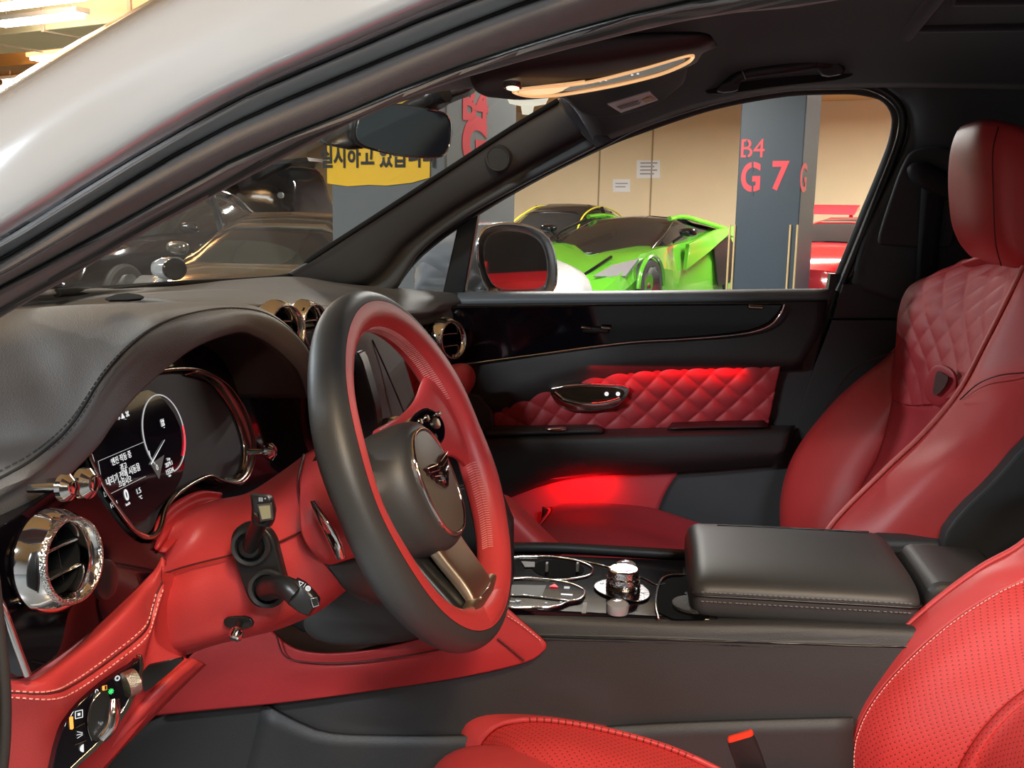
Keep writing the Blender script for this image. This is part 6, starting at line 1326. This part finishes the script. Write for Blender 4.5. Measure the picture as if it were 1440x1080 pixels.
tube('mount_arm', [P(560, 165, .04), P(580, 148, .035), P(602, 140, .03), (625, 128, .02)], [.012, .009, .010, .016], PLAS, rv, n=24)
puff('mount_cover', [(575, 140), (590, 128), (640, 118), (668, 118), (660, 130), (630, 140), (612, 152), (595, 156)], y_(.06), .01, PLAS, rv, .03)

# ---- passenger side door mirror outside
dm = thing('wing_mirror', 'silver grey wing mirror outside the far door, its glass reflecting red and dark shapes', 'wing mirror', P(690, 410, .98))
mc = chaikin([(672, 330), (682, 318), (710, 313), (745, 318), (768, 332), (778, 355), (781, 385), (778, 408), (765, 416), (720, 418), (690, 416), (676, 395), (668, 360)], 2)
mp = pl(P(725, 365, 1.02), (.85, -.52, 0)); mnn = V((.85, -.52, 0)).normalized(); c0 = (724, 366)
def mring(k, d, dx=0): return [mp(c0[0]+(u-c0[0])*k, c0[1]+(v-c0[1])*k)-mnn*d+V((dx, 0, 0)) for u, v in mc]
loft('mirror_housing', [mring(.93, .012), mring(.94, .002), mring(1.0, -.004), mring(1.03, .01), mring(1.02, .05, -.02), mring(.93, .10, -.05), mring(.7, .14, -.08), mring(.3, .16, -.10)], mat('mirror_grey_paint', (.38, .40, .42), .2, .4, coat=1), dm, n=30, ang=70)
poly3('mirror_glass', mring(.80, -.001), -mnn*.003, mat('mirror_silver', (.75, .76, .78), .02, 1), dm, .0005)
tube('chrome_outline', mring(1.0, -.005), .003, CHR, dm, closed=True, n=100, sides=6)
tube('mirror_foot', [P(690, 400, 1.02), P(680, 420, .92), P(670, 440, .80)], [.03, .03, .04], bpy.data.materials['mirror_grey_paint'], dm, n=12, flat=.6)
tube('indicator_line', [P(584, 400, 1.00), P(590, 375, 1.0), P(606, 350, 1.0), P(634, 330, 1.01)], .003, CHR, dm, n=20)
loft('mirror_shell_front', [sq(P(u, v, Y), V((0, 1, 0)), GZ, ry, rz, 2.6, 24) for u, v, Y, ry, rz in ((585, 395, 1.02, .02, .03), (600, 382, 1.02, .05, .05), (630, 372, 1.02, .07, .068), (665, 368, 1.02, .075, .074), (700, 366, 1.03, .07, .07))], bpy.data.materials['mirror_grey_paint'], dm, n=24)

# ---- lower outer skin of the far side, so the shell is closed
box('outer_door_skin', V((.25, .86, .70)), (2.9, .03, .66), PAINT, body, bev=.01)
box('front_wing', V((-1.1, .86, .70)), (.9, .03, .66), PAINT, body, bev=.01)
patch('bonnet', [[V((-1.05, y, 1.08-.1*(y/.8)**2)) for y in (-.8, -.4, 0, .4, .8)], [V((-1.6, y, 1.0-.1*(y/.8)**2)) for y in (-.85, -.4, 0, .4, .85)], [V((-2.0, y, .80-.1*(y/.8)**2)) for y in (-.85, -.4, 0, .4, .85)]], PAINT, body, thick=.006, flip=False)
# seal of the open driver door at the lower left corner
od = thing('driver_door', 'dark rubber edge of the open driver door at the left border', 'car door', P(0, 900, -.80))
tube('door_edge_seal', [(-30, 660, -.80), (-14, 780, -.80), (-3, 880, -.80), (6, 980, -.80), (2, 1080, -.80), (-20, 1200, -.80)], .004, RUB, od, n=40, sides=10)
patch('door_inner_skin', [[(-34, 640, -.81), (-20, 780, -.81), (-8, 880, -.81), (0, 980, -.81), (-4, 1080, -.81), (-24, 1200, -.81)], [(-200, 640, -.86), (-200, 780, -.86), (-200, 880, -.86), (-200, 980, -.86), (-200, 1080, -.86), (-200, 1200, -.86)]], PLAS, od, nu=6, nv=30, thick=.01)
